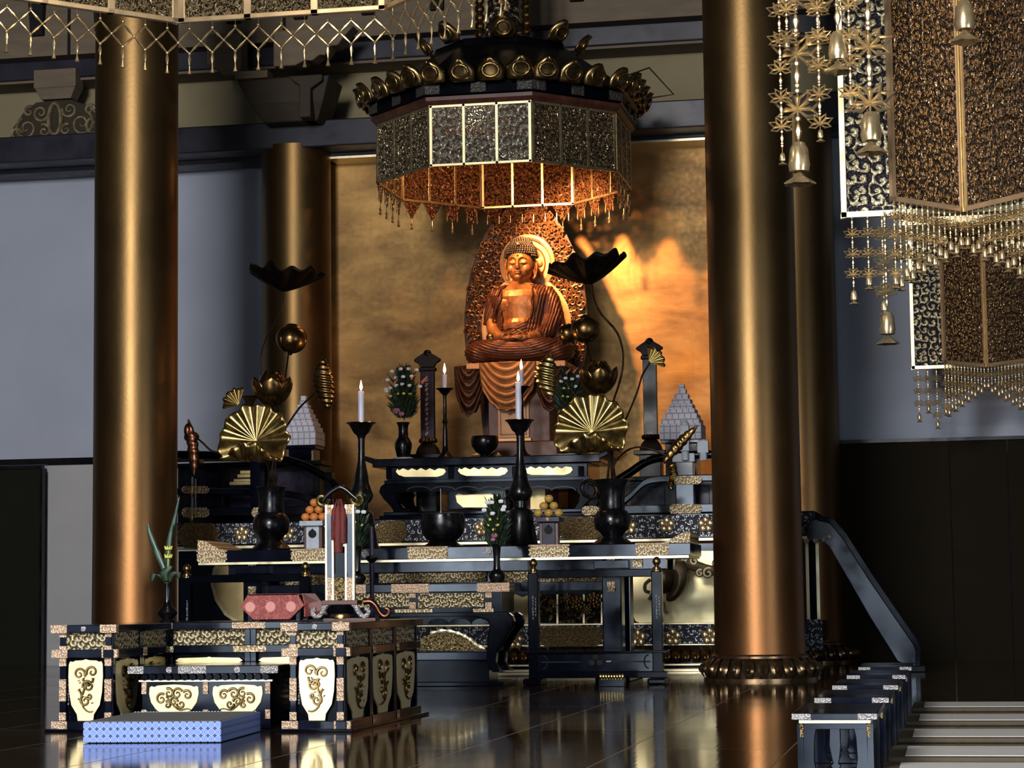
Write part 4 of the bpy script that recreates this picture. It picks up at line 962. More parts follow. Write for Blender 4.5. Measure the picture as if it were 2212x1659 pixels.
t = lthing('lotus_leaf', 'upright rolled lotus leaf with ridges, before the right drape of the statue', 1322, 1052, group=g); stem(t, [VRm, (1312, 960, 10), (1260, 880, 10), (1225, 830), (1206, 815)], 1.8); curl_leaf(t, (1191, 762), (1191, 864), 24, 'leafgold', LY, 12, 9)
t = lthing('lotus_leaf', 'small golden fan leaf before the dark tablet, right side of the right arrangement', 1322, 1052, group=g); stem(t, [VRm, (1326, 960, 10), (1352, 905, 10), (1375, 850), (1388, 810), (1405, 782)], 2.2); small_fan(t, (1403, 784), 34, .9, 'leafgold', LY)
t = lthing('lotus_leaf', 'slanting rolled golden leaf in front of the right railing', 1322, 1052, group=g); stem(t, [VRm, (1325, 1010), (1345, 980), (1375, 966), (1410, 972), (1440, 985)], 2.2); curl_leaf(t, (1508, 919), (1428, 1006), 11, 'lotus', LY, 3, 8)

# offering stands with fruit
def offering(px, base, mat, fmat, left):
    w = 'pale grey wooden offering stand at left, under a pile of oranges' if left else 'purple brown offering stand beside the right vase, under a pile of yellow fruit'
    t, u = on(px, CY - .1, TZ, 'offering_stand', w, 'offering stand', 'offering stands on the front altar table')
    B(u).bx(-14.5, 14.5, -14, 14, 0, 51).build('pedestal', MAT[mat], t, bev=.006)
    B(u).bx(14.5, 20, -10, 12, 0, 50).build('side_wing', MAT['redwood'], t); B(u).bx(-20, -14.5, -10, 12, 0, 50).build('side_wing', MAT['redwood'], t)
    b = B(u); b.lathe([(0, 0), (9, 0), (9, .8), (0, .8)], (0, -14.2, 34), 20, R=Matrix.Rotation(pi / 2, 3, 'X')); b.tube([(0, -14.6, 41), (0, -14.6, 46)], [3, .3], 6); b.build('hole_shade', MAT['dark'], t)  # flat black disc puts the shade of the hole into colour
    B(u).bx(-26, 26, -26, 26, 51, 62).build('tray', MAT[mat], t, bev=.006)
    if not left: B(u).ell((0, -26.4, 57), (4, 1.5, 4), 12, 8).build('round_fitting', MAT['chasedp'], t, True)
    proto = None; r = 9.6; k = 0
    spots = [(-17, 0, 'left end of the bottom row'), (2, 0, 'middle of the bottom row'), (21, 0, 'right end of the bottom row'), (-8, 1, 'left one of the middle pair'), (12, 1, 'right one of the middle pair'), (1, 2, 'topmost')]
    if not left: spots = [(-23, 0, 'left end of the bottom row'), (0, 0, 'middle of the bottom row'), (22, 0, 'right end of the bottom row'), (-11, 1, 'left one of the middle pair'), (11, 1, 'right one of the middle pair'), (0, 2, 'topmost')]
    fn = 'orange' if left else 'yellow citrus fruit'
    for dx, row, nm in spots:
        loc = Vector(t.location) + Vector((dx * u, -8 * u + row * 3 * u, (62 + r * .9 + row * 15.5) * u))
        if proto is None:
            o = B(u).lathe([(.3, -r * .9), (r * .5, -r * .82), (r * .9, -r * .42), (r * 1.04, 0), (r * .9, r * .46), (r * .5, r * .84), (1.2, r * .86), (.3, r * .8)], n=20).build('orange' if left else 'citrus_fruit', MAT[fmat], None, True); proto = o
            B(u).lathe([(1.6, r * .82), (1.2, r * .9), (.3, r * .92)], n=8).build('stem_end', MAT['foliage'], o)
        else: o = copy_tree(proto)
        o.location = loc; o.rotation_euler = (0, 0, k * .9); k += 1
        tag(o, '%s, %s on the %s stand' % (fn, nm, 'pale grey' if left else 'purple brown'), 'fruit', 'oranges on the pale offering stand' if left else 'yellow fruit on the purple offering stand')
offering(679, 1183, 'stone', 'orange', True); offering(1188, 1175, 'purple', 'yuzu', False)

# flower bouquets
def bouquet(px, py_base, top, halfw, Y, label, flowers, n=800, h0=0):
    """py_base: mouth of the vase"""
    p = P(px, py_base, Y); t = thing('flower_bouquet', label, 'flowers', p); u = U(p); H = py_base - top
    b = B(u); rnd = random.Random(int(px))
    for i in range(n):
        zz = rnd.uniform(.12, 1) ; a = rnd.uniform(0, 2 * pi); w = halfw * (sin(pi * min(1, zz * .66 + .22))) * rnd.uniform(.25, 1)
        s0 = Vector((w * .45 * cos(a), w * .35 * sin(a), H * max(0, zz - .22))); e = Vector((w * cos(a), w * .7 * sin(a), H * zz * rnd.uniform(.9, 1.02)))
        side = Vector((rnd.uniform(-1, 1), rnd.uniform(-1, 1), .2)).normalized() * rnd.uniform(1.6, 3.4); mid = (s0 + e) / 2 + Vector((0, 0, 3))
        vs = [b.v(s0), b.v(mid + side), b.v(e), b.v(mid - side)]; b.face(vs)
    for i in range(14):
        a = rnd.uniform(0, 6.28); b.tube([(0, 0, -4), (rnd.uniform(-.3, .3) * halfw, rnd.uniform(-.3, .3) * halfw, H * .5), (rnd.uniform(-.9, .9) * halfw, rnd.uniform(-.5, .5) * halfw, H * rnd.uniform(.8, 1.0))], .7, 4)
    o = b.build('foliage', MAT['foliage'], t); o['kind'] = 'stuff'
    for fx, fy, r, m in flowers:
        r = r * 1.0
        q = (fx - px, -halfw * .45 + abs(fx - px) * .3, py_base - fy); b = B(u)
        if m == 'petalo':
            for s in (-1, 0, 1): b.tube([(q[0], q[1], q[2]), (q[0] + r * (.6 + .3 * s), q[1] - 1, q[2] + r * (.5 + .5 * s))], [r * .3, r * .08], 6)
        else:
            for i in range(9):
                a = 2 * pi * i / 9; b.ell((q[0] + cos(a) * r * .5, q[1], q[2] + r * .35 + sin(a) * r * .22), (r * .42, r * .3, r * .5), 7, 5)
            b.ell((q[0], q[1] - r * .2, q[2] + r * .1), (r * .5, r * .4, r * .4), 8, 5)
        b.build('flower', MAT[m], t, True)
    return t
UYm = UY + .35
# vases + bouquets on the upper table
UZ = Z(985, UY)
t, u = on(873, UYm, UZ, 'flower_vase', 'slim black vase on the left end of the upper table, with white flowers', 'vase', 'flower vases on the upper altar table')
B(u).lathe([(20, 0), (22, 1), (22, 5), (18, 6)], n=24).build('saucer', MAT['stone'], t, True)
lathe_thing(t, u, [('body', 'bronze', [(13, 978), (15, 972), (18, 958), (18.5, 948), (15, 940), (11, 934), (10, 920), (11, 910), (14.5, 902), (12, 902), (8, 914), (1, 916)])], 984)
fl = [(x, y, 5.2, 'petalw') for x, y in ((850, 804), (871, 800), (887, 800), (904, 802), (839, 822), (859, 818), (876, 817), (893, 816), (835, 842), (846, 840), (860, 835), (874, 833), (889, 836), (911, 838), (836, 846))] + [(x, y, 4, 'petaly') for x, y in ((846, 857), (863, 853), (877, 853), (890, 854))] + [(860, 892, 10, 'petalp'), (872, 898, 7, 'petalp'), (915, 828, 14, 'petalo'), (856, 828, 10, 'petalo'), (893, 820, 9, 'petalo')]
bouquet(873, 904, 783, 44, UYm, 'bouquet of white and coral flowers with dark leaves, left on the upper table', fl)
t, u = on(1228, UYm, UZ, 'flower_vase', 'slim black vase on the right end of the upper table, behind the golden leaf', 'vase', 'flower vases on the upper altar table')
B(u).lathe([(20, 0), (22, 1), (22, 5), (18, 6)], n=24).build('saucer', MAT['stone'], t, True)
lathe_thing(t, u, [('body', 'bronze', [(13, 978), (15, 972), (18, 958), (18.5, 948), (15, 940), (11, 934), (10, 920), (11, 910), (14.5, 902), (12, 902), (8, 914), (1, 916)])], 984)
fl = [(x, y, 5.2, 'petalw') for x, y in ((1226, 820), (1240, 822), (1252, 816), (1216, 826), (1247, 838))] + [(x, y, 4, 'petaly') for x, y in ((1222, 841), (1233, 841), (1219, 858), (1230, 860))] + [(1228, 808, 10, 'petalo'), (1243, 806, 10, 'petalo')]
bouquet(1228, 904, 788, 42, UYm, 'bouquet of white and coral flowers half hidden behind the right lotus flower', fl)
# small candlesticks on the upper table
for px, lab, cl in ((964, 'slender dark candlestick on the upper table, left of the black bowl', 'lit white candle on the slender left candlestick of the upper table'), (1131, 'slender dark candlestick on the upper table, behind the right tall candle', 'lit white candle on the slender right candlestick, seen just above the nearer flame')):
    t, u = on(px, UYm, UZ, 'slender_candlestick', lab, 'candlestick', 'slender candlesticks on the upper table')
    lathe_thing(t, u, [('base', 'bronze', [(22, 984), (22, 982), (12, 975), (7, 966), (5.5, 955)]), ('stem', 'bronze', [(5.5, 955), (5, 925), (4, 908), (6.5, 903), (4, 897), (3.6, 850), (4.5, 845)]), ('drip_pan', 'bronze', [(4.5, 845), (9, 840), (14, 834), (20, 831), (18, 830), (10, 835), (1, 836)])], 984)
    candle(px, UYm, UZ + 149 * u, u, 5, 36 if px < 1000 else 40, cl, group='lit candles on the slender candlesticks')
t, u = on(1050, UYm, UZ, 'black_bowl', 'round black lacquer bowl on the upper table, below the statue drape', 'bowl')
lathe_thing(t, u, [('bowl', 'bronze', [(10, 976), (20, 970), (28, 958), (30, 948), (29, 940), (27, 936), (25, 936), (24, 942), (1, 945)]), ('foot', 'bronze', [(14, 984), (14, 982), (9, 978), (10, 976)])], 984)
t2 = thing('stand_mat', 'dark carved low stand under the black bowl on the upper table', 'stand', (X(1040, UYm), UYm + .25, UZ)); b = B(u); b.loft([[(-36, -8, 0), (40, -8, 0), (40, 14, 0), (-36, 14, 0)], [(-26, -6, 10), (36, -6, 10), (36, 12, 10), (-26, 12, 10)], [(-8, -6, 16), (30, -6, 16), (30, 12, 16), (-8, 12, 16)]]); b.build('stand_body', MAT['lotus'], t2)
# dark memorial tablets on tall stands behind
def tablet(px, top, base, Y, w, label, slabel, stand_top, face=True):
    t, u = on(px, Y, P(px, base, Y).z, 'memorial_tablet', label, 'tablet', 'tall memorial tablets')
    H = base - top
    B(u).loft([[(-24, -20, 0), (24, -20, 0), (24, 20, 0), (-24, 20, 0)], [(-20, -16, 14), (20, -16, 14), (20, 16, 14), (-20, 16, 14)], [(-13, -11, 24), (13, -11, 24), (13, 11, 24), (-13, 11, 24)]]).build('plinth', MAT['leafdark'], t, bev=.008)
    b = B(u)
    for i in range(12):
        a = 2 * pi * i / 12; b.ell((cos(a) * 15, sin(a) * 12, 30), (6, 6, 6), 8, 6)
    b.build('lotus_seat', MAT['lotus'] if face else MAT['leafdark'], t, True)
    B(u).bx(-w, w, -7, 7, 26, H - 46).build('tablet_board', MAT['purple'] if face else MAT['lacm'], t, bev=.006)
    b = B(u); b.loft([[(-w - 4, -9, H - 46), (w + 4, -9, H - 46), (w + 4, 9, H - 46), (-w - 4, 9, H - 46)], [(-w - 3, -9, H - 38), (w + 3, -9, H - 38), (w + 3, 9, H - 38), (-w - 3, 9, H - 38)]])
    b.poly([(-w, H - 38), (w, H - 38), (w + 4, H - 30), (w + 14, H - 24), (w + 14, H - 20), (w + 2, H - 12), (7, H - 6), (-7, H - 6), (-w - 2, H - 12), (-w - 14, H - 20), (-w - 14, H - 24), (-w - 4, H - 30)], 12, -6)
    b.ell((0, 0, H - 8), (9, 8, 9), 14, 10)
    b.build('carved_crown', MAT['leafdark'], t, bev=.01)
    if face:
        gb = B(1.0); glyphs(gb, 0, 40 * u, (H - 60) * u, 12, 8 * u, -7.2 * u); gb.build('inscription', MAT['chasedg'], t)
    p = Vector(t.location); st = thing('tablet_stand', slabel, 'stand', (p.x, p.y, 2.04)); h = p.z - 2.04
    B().bx(-.22, .22, -.2, .2, h - .06, h).build('stand_top', MAT['lacm'], st, bev=.008)
    B().bx(-.15, .15, -.14, .14, .08, h - .06).build('stand_column', MAT['lacm'], st, bev=.008)
    B().bx(-.22, .22, -.2, .2, 0, .08).build('stand_foot', MAT['lacm'], st, bev=.008)
tablet(927, 755, 982, 30.62, 15, 'dark carved memorial tablet with inscription, behind the left bouquet', 'tall black stand under the inscribed memorial tablet', 0)
tablet(1411, 729, 974, 30.62, 15, 'plain dark memorial tablet against the gold wall, right of the right lotus', 'tall black stand under the plain memorial tablet', 0, False)
# stepped pyramids of pale blocks
def pyramid(px, base, w, tiers, top, label, slabel):
    Y = 30.45; t, u = on(px, Y, P(px, base, Y).z, 'stepped_pyramid', label, 'offering', 'stepped pyramids of pale blocks'); H = base - top; n = tiers; b = B(u)
    for i in range(n):
        ww = w if i < 1 else w * (1 - (i - .2) / (n - .3)); z0 = 0 if i == 0 else H * .28 + (H * .72) * (i - 1) / (n - 1); z1 = H * .28 + (H * .72) * i / (n - 1) if i else H * .28
        ww = max(ww, 6)
        b.bx(-ww, ww, -ww, ww, z0, z1)
    b.build('block_pile', MAT['blocks'], t, bev=.004)
    p = Vector(t.location); st = thing('pyramid_stand', slabel, 'stand', (p.x, p.y, 2.04)); h = p.z - 2.04; hw = w * u * .95
    B().bx(-hw, hw, -hw, hw, h - .05, h).build('stand_top', MAT['lacblue'], st, bev=.008); B().bx(-hw * .8, hw * .8, -hw * .8, hw * .8, .05, h - .05).build('stand_body', MAT['lacblue'], st, bev=.008); B().bx(-hw, hw, -hw, hw, 0, .05).build('stand_foot', MAT['lacblue'], st)
    B().bx(hw * .8 - .02, hw * .8 + .005, -hw * .8 - .008, -hw * .8 + .01, .1, h - .08).build('edge_strip', MAT['chasedg'], st)
pyramid(658, 964, 36, 9, 855, 'stepped pyramid of pale blocks at left, behind the golden leaf', 'dark square stand under the left pale pyramid')
pyramid(1480, 952, 45, 9, 830, 'stepped pyramid of pale blocks at right, between dark tablet and large column', 'dark square stand under the right pale pyramid')
# vases and flowers on the middle desk
DZ = Z(1259, DY)
def slim(px, Y, z, label, hb, group=None):
    t, u = on(px, Y, z, 'slim_vase', label, 'vase', group)
    B(u).lathe([(19, 0), (20, 2), (14, 5), (17, 12), (18, 18), (15, 24), (8, 30), (7, 40), (7.5, hb * .7), (9, hb - 6), (13, hb), (11, hb), (7, hb - 8), (1, hb - 9)], n=24).build('body', MAT['bronze'], t, True); return t, u
slim(1073, DY + .3, DZ, 'slim black vase on the right end of the middle desk, with blue white flowers', 84, 'slim vases on the middle desk')
fl = [(x, y, 6.5, 'petalw') for x, y in ((1056, 1088), (1066, 1088), (1086, 1086), (1090, 1104), (1068, 1112), (1048, 1104), (1092, 1098))] + [(x, y, 4.5, 'petaly') for x, y in ((1061, 1124), (1078, 1122), (1058, 1136), (1078, 1136), (1070, 1146))] + [(1072, 1160, 8, 'petalp'), (1068, 1168, 6, 'petalp')]
bouquet(1073, 1182, 1062, 37, DY + .3, 'bouquet of white and yellow flowers in the slim vase of the middle desk', fl, 800)
slim(772, DY + .3, DZ, 'slim black vase on the left end of the middle desk, behind the tasselled stand', 84, 'slim vases on the middle desk')
fl = [(x, y, 6.5, 'petalw') for x, y in ((777, 1108), (768, 1100), (789, 1109), (757, 1112))] + [(770, 1130, 4.5, 'petaly'), (784, 1136, 4.5, 'petaly')]
bouquet(772, 1184, 1064, 34, DY + .3, 'bouquet with white flowers half hidden behind the red tasselled stand', fl, 700)
# ================================================================== the front platform and what stands on it
FX0, FX1, FY0, FY1, FH = -6.80, -4.53, 16.32, 18.62, .815
t = PLT = thing('officiant_platform', 'black and gold U shaped platform with vase shaped panels, behind the blue mat', 'platform', ((FX0 + FX1) / 2, (FY0 + FY1) / 2, 0))
ARM = .42; OV = .055
iL, iR = FX0 + ARM, FX1 - ARM; BK = FY0 + 1.25
Zb, Zm, Zf, Zp = .017, .585, .625, .757          # bottom rail, middle rail, frieze bottom, frieze top
b = W(t)
for x0, x1, y0, y1 in ((FX0, iL, FY0, FY1), (iR, FX1, FY0, FY1), (iL, iR, BK, FY1)): b.bx(x0 + .03, x1 - .03, y0 + .03, y1 - .03, .02, .77)
b.build('carcass', MAT['lac'], t)
b = W(t)
for x0, x1, y0, y1 in ((FX0, iL, FY0, FY1), (iR, FX1, FY0, FY1), (iL - .0, iR, BK, FY1)): b.bx(x0 - OV, x1 + OV if x0 != iL else x1, y0 - OV, y1 + OV, Zp, FH)
b.build('top_board', MAT['lacblue'], t, bev=.006)
b = W(t)
for x0, x1, y0, y1 in ((FX0, iL, FY0, FY1), (iR, FX1, FY0, FY1), (iL, iR, BK, FY1)): b.bx(x0 - .09, x1 + .09 if x0 != iL else x1, y0 - .09, y1 + .09, 0, .022)
b.build('base_board', MAT['lac'], t, bev=.004)
def bay(x, y, w, ang, vine_seed, plain=False, arch=False):
    """one bay of the platform side: origin at its lower left corner seen from outside, width w"""
    T = Matrix.Translation(Vector((x, y, 0)) - Vector(t.location)) @ Matrix.Rotation(ang, 4, 'Z')
    def bb(): return B(T=T)
    o = bb(); pw = .05
    for xx in (0, w - pw): o.bx(xx, xx + pw, -.012, .05, .02, Zp)
    o.bx(-OV if not plain else 0, w + OV if not plain else w, -.03, .05, Zb, Zb + .062); o.bx(-OV if not plain else 0, w + OV if not plain else w, -.03, .05, Zm - .02, Zm + .04)
    o.build('frame', MAT['lacblue'], t, bev=.004)
    fr = B(); fr.bx(pw, w - pw, 0, .02, Zf + .002, Zp - .002); f = fr.build('frieze_panel', MAT['openw'], t); f.matrix_local = T
    zz0, zz1 = .08, .545; x0, x1 = pw + .018, w - pw - .018; cx = w / 2; hw = (x1 - x0) / 2
    if plain:
        q = bb(); q.poly([(x0, .50), (x0 + .03, .485), (x1 - .03, .485), (x1, .50), (x1 - .03, .522), (cx + .02, .527), (cx, .533), (cx - .02, .527), (x0 + .03, .522)], .012, -.006)
        q.build('gold_cartouche', MAT['goldflat'], t)
        q = bb(); q.bx(x0, x1, .0, .01, .1, .44); q.build('lower_panel', MAT['peony'], t)
        return
    pts = [(cx - hw * .45, zz0), (cx + hw * .45, zz0), (cx + hw * .5, zz0 + .05), (cx + hw * .82, zz0 + .12), (cx + hw * .95, zz0 + .22), (cx + hw, zz0 + .34), (cx + hw * .98, zz1 - .03), (cx + hw * .9, zz1 - .008), (cx + hw * .74, zz1 - .012), (cx + hw * .6, zz1 - .002), (cx + hw * .2, zz1), (cx, zz1 + .008), (cx - hw * .2, zz1), (cx - hw * .6, zz1 - .002), (cx - hw * .74, zz1 - .012), (cx - hw * .9, zz1 - .008), (cx - hw * .98, zz1 - .03), (cx - hw, zz0 + .34), (cx - hw * .95, zz0 + .22), (cx - hw * .82, zz0 + .12), (cx - hw * .5, zz0 + .05)]
    q = bb(); q.poly(pts, .014, -.008); gp = q.build('gold_panel', MAT['goldflat'], t, bev=.003)
    q = bb(); s = hw / .13; dz = .31
    for (ax, az, r, tn, a0, d) in ((-.045, .44, .045, 1.35, -.4, 1), (.05, .455, .045, 1.3, 3.6, -1), (.02, .345, .04, 1.4, 2.4, -1), (-.0, .35, .028, 1.2, .2, 1), (.0, .235, .04, 1.35, 1.9, 1), (.03, .27, .022, 1.2, 3.4, 1)):
        if vine_seed % 2: ax = -ax; d = -d; a0 = pi - a0
        p = spiral(cx + ax * s, az, r * min(1.3, s), tn, a0, d, -.016, 24); q.tube(p, [.0105 * (1 - .55 * i / len(p)) for i in range(len(p))], 6)
    sg = -1 if vine_seed % 2 else 1
    for pp in ([(-.02, .40), (.0, .36), (-.015, .30), (-.03, .25), (-.01, .18), (.03, .15), (.06, .155)], [(.06, .41), (.05, .37), (.02, .35)], [(-.05, .32), (-.035, .30), (-.03, .27)]):
        k = bez([(cx + a * s * sg, -.016, z) for a, z in pp], 16); q.tube(k, [.0105 * (1 - .5 * i / len(k)) for i in range(len(k))], 6)
    for k in range(10):
        a_ = random.uniform(0, 6.28); cx_, cz_ = cx + random.uniform(-.06, .06) * s, random.uniform(.2, .47)
        q.tube([(cx_, -.015, cz_), (cx_ + .02 * cos(a_), -.017, cz_ + .02 * sin(a_))], [.006, .0008], 5)
    q.build('scroll_vine', MAT['brassd'], gp, True)
    # gilt fittings on posts and rails
    def fit(x0_, x1_, z0_, z1_): bb().bx(x0_, x1_, -.034, .0, z0_, z1_).build('metal_fitting', MAT['chased'], t)
    full = ang == 0
    if full:
        for z_ in (Zb, Zm - .02): fit(-OV - .004, .07, z_ - .002, z_ + .062); fit(w - .07, w + OV + .004, z_ - .002, z_ + .062)
        for xx in (-.002, w - pw - .002):
            for z0_, z1_ in ((.30 - .07, .40), (.085, .145), (.50, .563), (Zf + .002, Zf + .03), (Zp - .035, Zp)):
                B(T=T).bx(xx, xx + pw + .004, -.016, .0, z0_, z1_).build('metal_fitting', MAT['chased'], t)
        for xx0, xx1 in ((-OV - .003, .075), (w - .075, w + OV + .003)): B(T=T).bx(xx0, xx1, -OV - .004, -OV + .05, Zp - .002, FH + .002).build('metal_fitting', MAT['chased'], t)
        q = bb(); q.lathe([(0, 0), (.02, 0), (.02, .008), (0, .01)], (w / 2, -OV, (Zp + FH) / 2), 16, R=Matrix.Rotation(pi / 2, 3, 'X')); q.build('round_fitting', MAT['chasedg'], t)
        gb = bb(); glyphs(gb, pw + .02, .2, .42, 9, .012, -.001); gb.build('lettering', MAT['chasedg'], t)
    else:
        fit(-.02, .06, Zb - .002, Zb + .062); fit(-.02, .06, Zm - .022, Zm + .042)
bay(FX0, FY0, ARM, 0, 0); bay(iR, FY0, ARM, 0, 1)
n = 3; dd = (FY1 - FY0) / n
for i in range(n): bay(FX1, FY0 + dd * i, dd, pi / 2, i)
for i in range(2): bay(iL, FY0 + (BK - FY0) / 2 * i, (BK - FY0) / 2, pi / 2, i)
wb = (iR - iL) / 2
for i in range(2): bay(iL + wb * i, BK, wb, 0, i, plain=True)
for xx, w_ in ((iL + wb - .14, .28), (iL - .0, .06), (iR - .08, .1)):
    W(t).bx(xx, xx + w_, BK - OV - .004, BK - OV + .05, Zp + .004, FH - .004).build('metal_fitting', MAT['chased'], t)
    W(t).bx(xx, xx + w_, BK - .034, BK, Zm - .015, Zm + .035).build('metal_fitting', MAT['chasedp'], t)

# low bench inside the platform
bx0, bx1, by0, by1 = X(300, 16.62), X(592, 16.62), 16.62, 17.35
t = thing('low_bench', 'low black bench with two gold bowl shaped panels, inside the platform behind the blue mat', 'bench', ((bx0 + bx1) / 2, (by0 + by1) / 2, 0))
zt = Z(1433, 16.62)
W(t).bx(bx0 - .06, bx1 + .05, by0 - .07, by1, zt - .065, zt).build('bench_top', MAT['lacblue'], t, bev=.006)
for a, bb_ in ((bx0 - .062, bx0 + .07), (bx0 + .35, bx0 + .58), (bx1 - .09, bx1 + .052)): W(t).bx(a, bb_, by0 - .075, by0 - .04, zt - .062, zt - .003).build('metal_fitting', MAT['chasedg'], t, bev=.004)
for px in (366, 513):
    p = X(px, 16.55); W(t).lathe([(0, 0), (.025, 0), (.025, .006), (0, .008)], (p, by0 - .072, zt - .033), 16, R=Matrix.Rotation(pi / 2, 3, 'X')).build('round_fitting', MAT['chasedg'], t)
W(t).bx(bx0 + .03, bx1 - .03, by0, by1 - .05, .0, zt - .06).build('body', MAT['lacblue'], t, bev=.005)
W(t).bx(bx0 + .01, bx1 - .01, by0 - .02, by0 + .01, zt - .125, zt - .112).build('gilt_line', MAT['goldline'], t)
b = W(t)
for i in range(16): b.lathe([(.0, 0), (.026, .0), (.026, .02), (0, .02)], (bx0 + .06 + i * (bx1 - bx0 - .12) / 15, by0 - .01, zt - .09), 12, R=Matrix.Rotation(pi / 2, 3, 'X'))
b.build('bead_moulding', MAT['lac'], t)
mid = (bx0 + bx1) / 2
for a, bb_ in ((bx0 + .075, mid - .04), (mid + .04, bx1 - .075)):
    cx, hw = (a + bb_) / 2, (bb_ - a) / 2 * .93; z1, z0 = zt - .15, .085
    pts = [(cx - hw * .5, z0), (cx + hw * .5, z0), (cx + hw * .5, z0 + .035), (cx + hw * .72, z0 + .065), (cx + hw * .92, z0 + .12), (cx + hw, z1 - .07), (cx + hw * .98, z1 - .02), (cx + hw * .9, z1 - .008), (cx + hw * .8, z1 - .016), (cx + hw * .66, z1 - .004), (cx, z1 + .004), (cx - hw * .66, z1 - .004), (cx - hw * .8, z1 - .016), (cx - hw * .9, z1 - .008), (cx - hw * .98, z1 - .02), (cx - hw, z1 - .07), (cx - hw * .92, z0 + .12), (cx - hw * .72, z0 + .065), (cx - hw * .5, z0 + .035)]
    gp = W(t).poly(pts, .012, by0 - .01).build('gold_panel', MAT['goldflat'], t, bev=.003)
    q = W(t); zc = (z0 + z1) / 2 + .02; sg = 1 if a < mid - .2 else -1
    for ax, az, r, tn, a0, d in ((-.10, .0, .045, 1.3, 1, 1), (-.04, .045, .04, 1.3, 2, -1), (.03, .04, .045, 1.4, .5, 1), (.11, .03, .04, 1.3, 2.5, -1), (.0, -.02, .035, 1.3, 0, 1), (.06, -.04, .035, 1.2, 3, 1), (-.05, -.045, .03, 1.2, 2, -1)):
        p = spiral(cx + ax * sg, zc + az, r, tn, a0 if sg > 0 else pi - a0, d * sg, by0 - .018, 20); q.tube(p, [.0105 * (1 - .55 * i / len(p)) for i in range(len(p))], 6)
    k = bez([(cx + sg * a_, by0 - .018, zc + z_) for a_, z_ in ((-.06, .02), (.0, -.05), (.05, -.085), (.11, -.075), (.15, -.085))], 18); q.tube(k, [.008 * (1 - .6 * i / len(k)) for i in range(len(k))], 6)
    q.build('scroll_vine', MAT['brassd'], gp, True)
for xx in (bx0 + .03, mid - .02, bx1 - .07):
    for z0, z1 in ((.08, .15), (zt - .22, zt - .13)): W(t).bx(xx, xx + .04, by0 - .012, by0 + .01, z0, z1).build('post_fitting', MAT['chased'], t)

# blue mat
c = (G(179, 1606) + G(479, 1604) + G(577, 1580)) / 3
FL_, FR_, BR_ = G(179, 1606), G(479, 1604), G(577, 1580); ang = atan2(FR_.y - FL_.y, FR_.x - FL_.x); wdt = (FR_ - FL_).length; dep = (BR_ - FR_).length
t = thing('thick_mat', 'thick mat with blue circle patterned sides, on the floor before the low bench', 'mat', (FL_.x, FL_.y, 0), radians(5))
B().bx(0, wdt, 0, dep, .004, .148).build('patterned_side', MAT['shippo'], t, bev=.006)
B().bx(.012, wdt - .012, .012, dep - .012, .14, .153).build('woven_top', MAT['mattop'], t, bev=.004)
b = B()
for i in range(40): b.bx(.02 + i * (wdt - .04) / 40, .035 + i * (wdt - .04) / 40, dep - .02, dep - .012, .15, .157)
b.build('edge_stitching', MAT['stone'], t)

# on top of the platform
PY_ = 17.95
t = thing('brocade_desk', 'low black desk under the red brocade cover, on the platform', 'desk', (X(583, PY_), PY_ + .12, FH)); u = U(t.location)
B(u).bx(-62, 62, -8, 60, 34, 50).build('desktop', MAT['lac'], t)
for sx in (-58, 50):
    for sy in (-4, 50): B(u).bx(sx, sx + 8, sy, sy + 8, 0, 34).build('leg', MAT['lac'], t)
t2 = thing('brocade_cover', 'red brocade cover with pale round medallions draped over the low desk on the platform', 'cloth', (X(583, PY_), PY_ + .12, FH))
B(u).poly([(-44, 3), (38, 3), (70, 32), (56, 58), (-56, 58), (-73, 30)], 2, -11).build('front_flap', MAT['brocade'], t2, bev=.003)
B(u).loft([[(-56, -11, 55), (56, -11, 55), (72, 64, 55), (-50, 64, 55)], [(-56, -11, 58), (56, -11, 58), (70, 64, 58), (-50, 64, 58)]]).build('top_cloth', MAT['brocade'], t2)
B(u).loft([[(64, -8, 58), (67, -8, 58), (73, 64, 58), (70, 64, 58)], [(68, -6, 40), (71, -6, 40), (92, 64, 34), (89, 64, 34)], [(66, 2, 8), (69, 2, 8), (102, 60, 12), (99, 60, 12)]]).build('side_flap', MAT['brocade'], t2)

GY = 17.7
t = thing('gong_stand', 'tall gilt edged frame stand with scrolled feet and red tassels, on the platform', 'gong stand', (X(735, GY), GY, FH)); u = U(t.location); b0 = 1334
def q_(px, py): return (px - 735, b0 - py)
for px0, px1, mt, nm in ((704, 721, 'lac', 'post'), (748, 767, 'lac', 'post')):
    B(u).bx(px0 - 735, px1 - 735, -5, 5, 44, b0 - 1084).build(nm, MAT['lacblue'], t)
    for a in (px0 - 735 - 1, px1 - 735 - 3): B(u).bx(a, a + 4, -6.5, 5, 40, b0 - 1084).build('gilt_edge', MAT['brassc'], t)
    B(u).bx(px0 - 735, px1 - 735, -6.2, 5, b0 - 1104, b0 - 1084).build('metal_fitting', MAT['chased'], t); B(u).bx(px0 - 735, px1 - 735, -6.2, 5, 44, 92).build('metal_fitting', MAT['chased'], t)
b = B(u); b.bx(-17, 17, -2, 4, 46, 94).build('lower_panel', MAT['openwb'], t)
B(u).bx(-17, 18, -6, 6, 94, 101).build('cross_bar', MAT['lac'], t); B(u).bx(-15, 15, 0, 3, 101, b0 - 1176).build('back_panel', MAT['lac'], t)
k = bez([(-38, 0, 258), (-30, 0, 270), (-14, 0, 282), (0, 0, 288), (14, 0, 282), (28, 0, 270), (38, 0, 262)], 30); B(u).tube(k, [6 - .08 * abs(i - 15) for i in range(len(k))], 10).build('top_bar', MAT['bronze'], t, True)
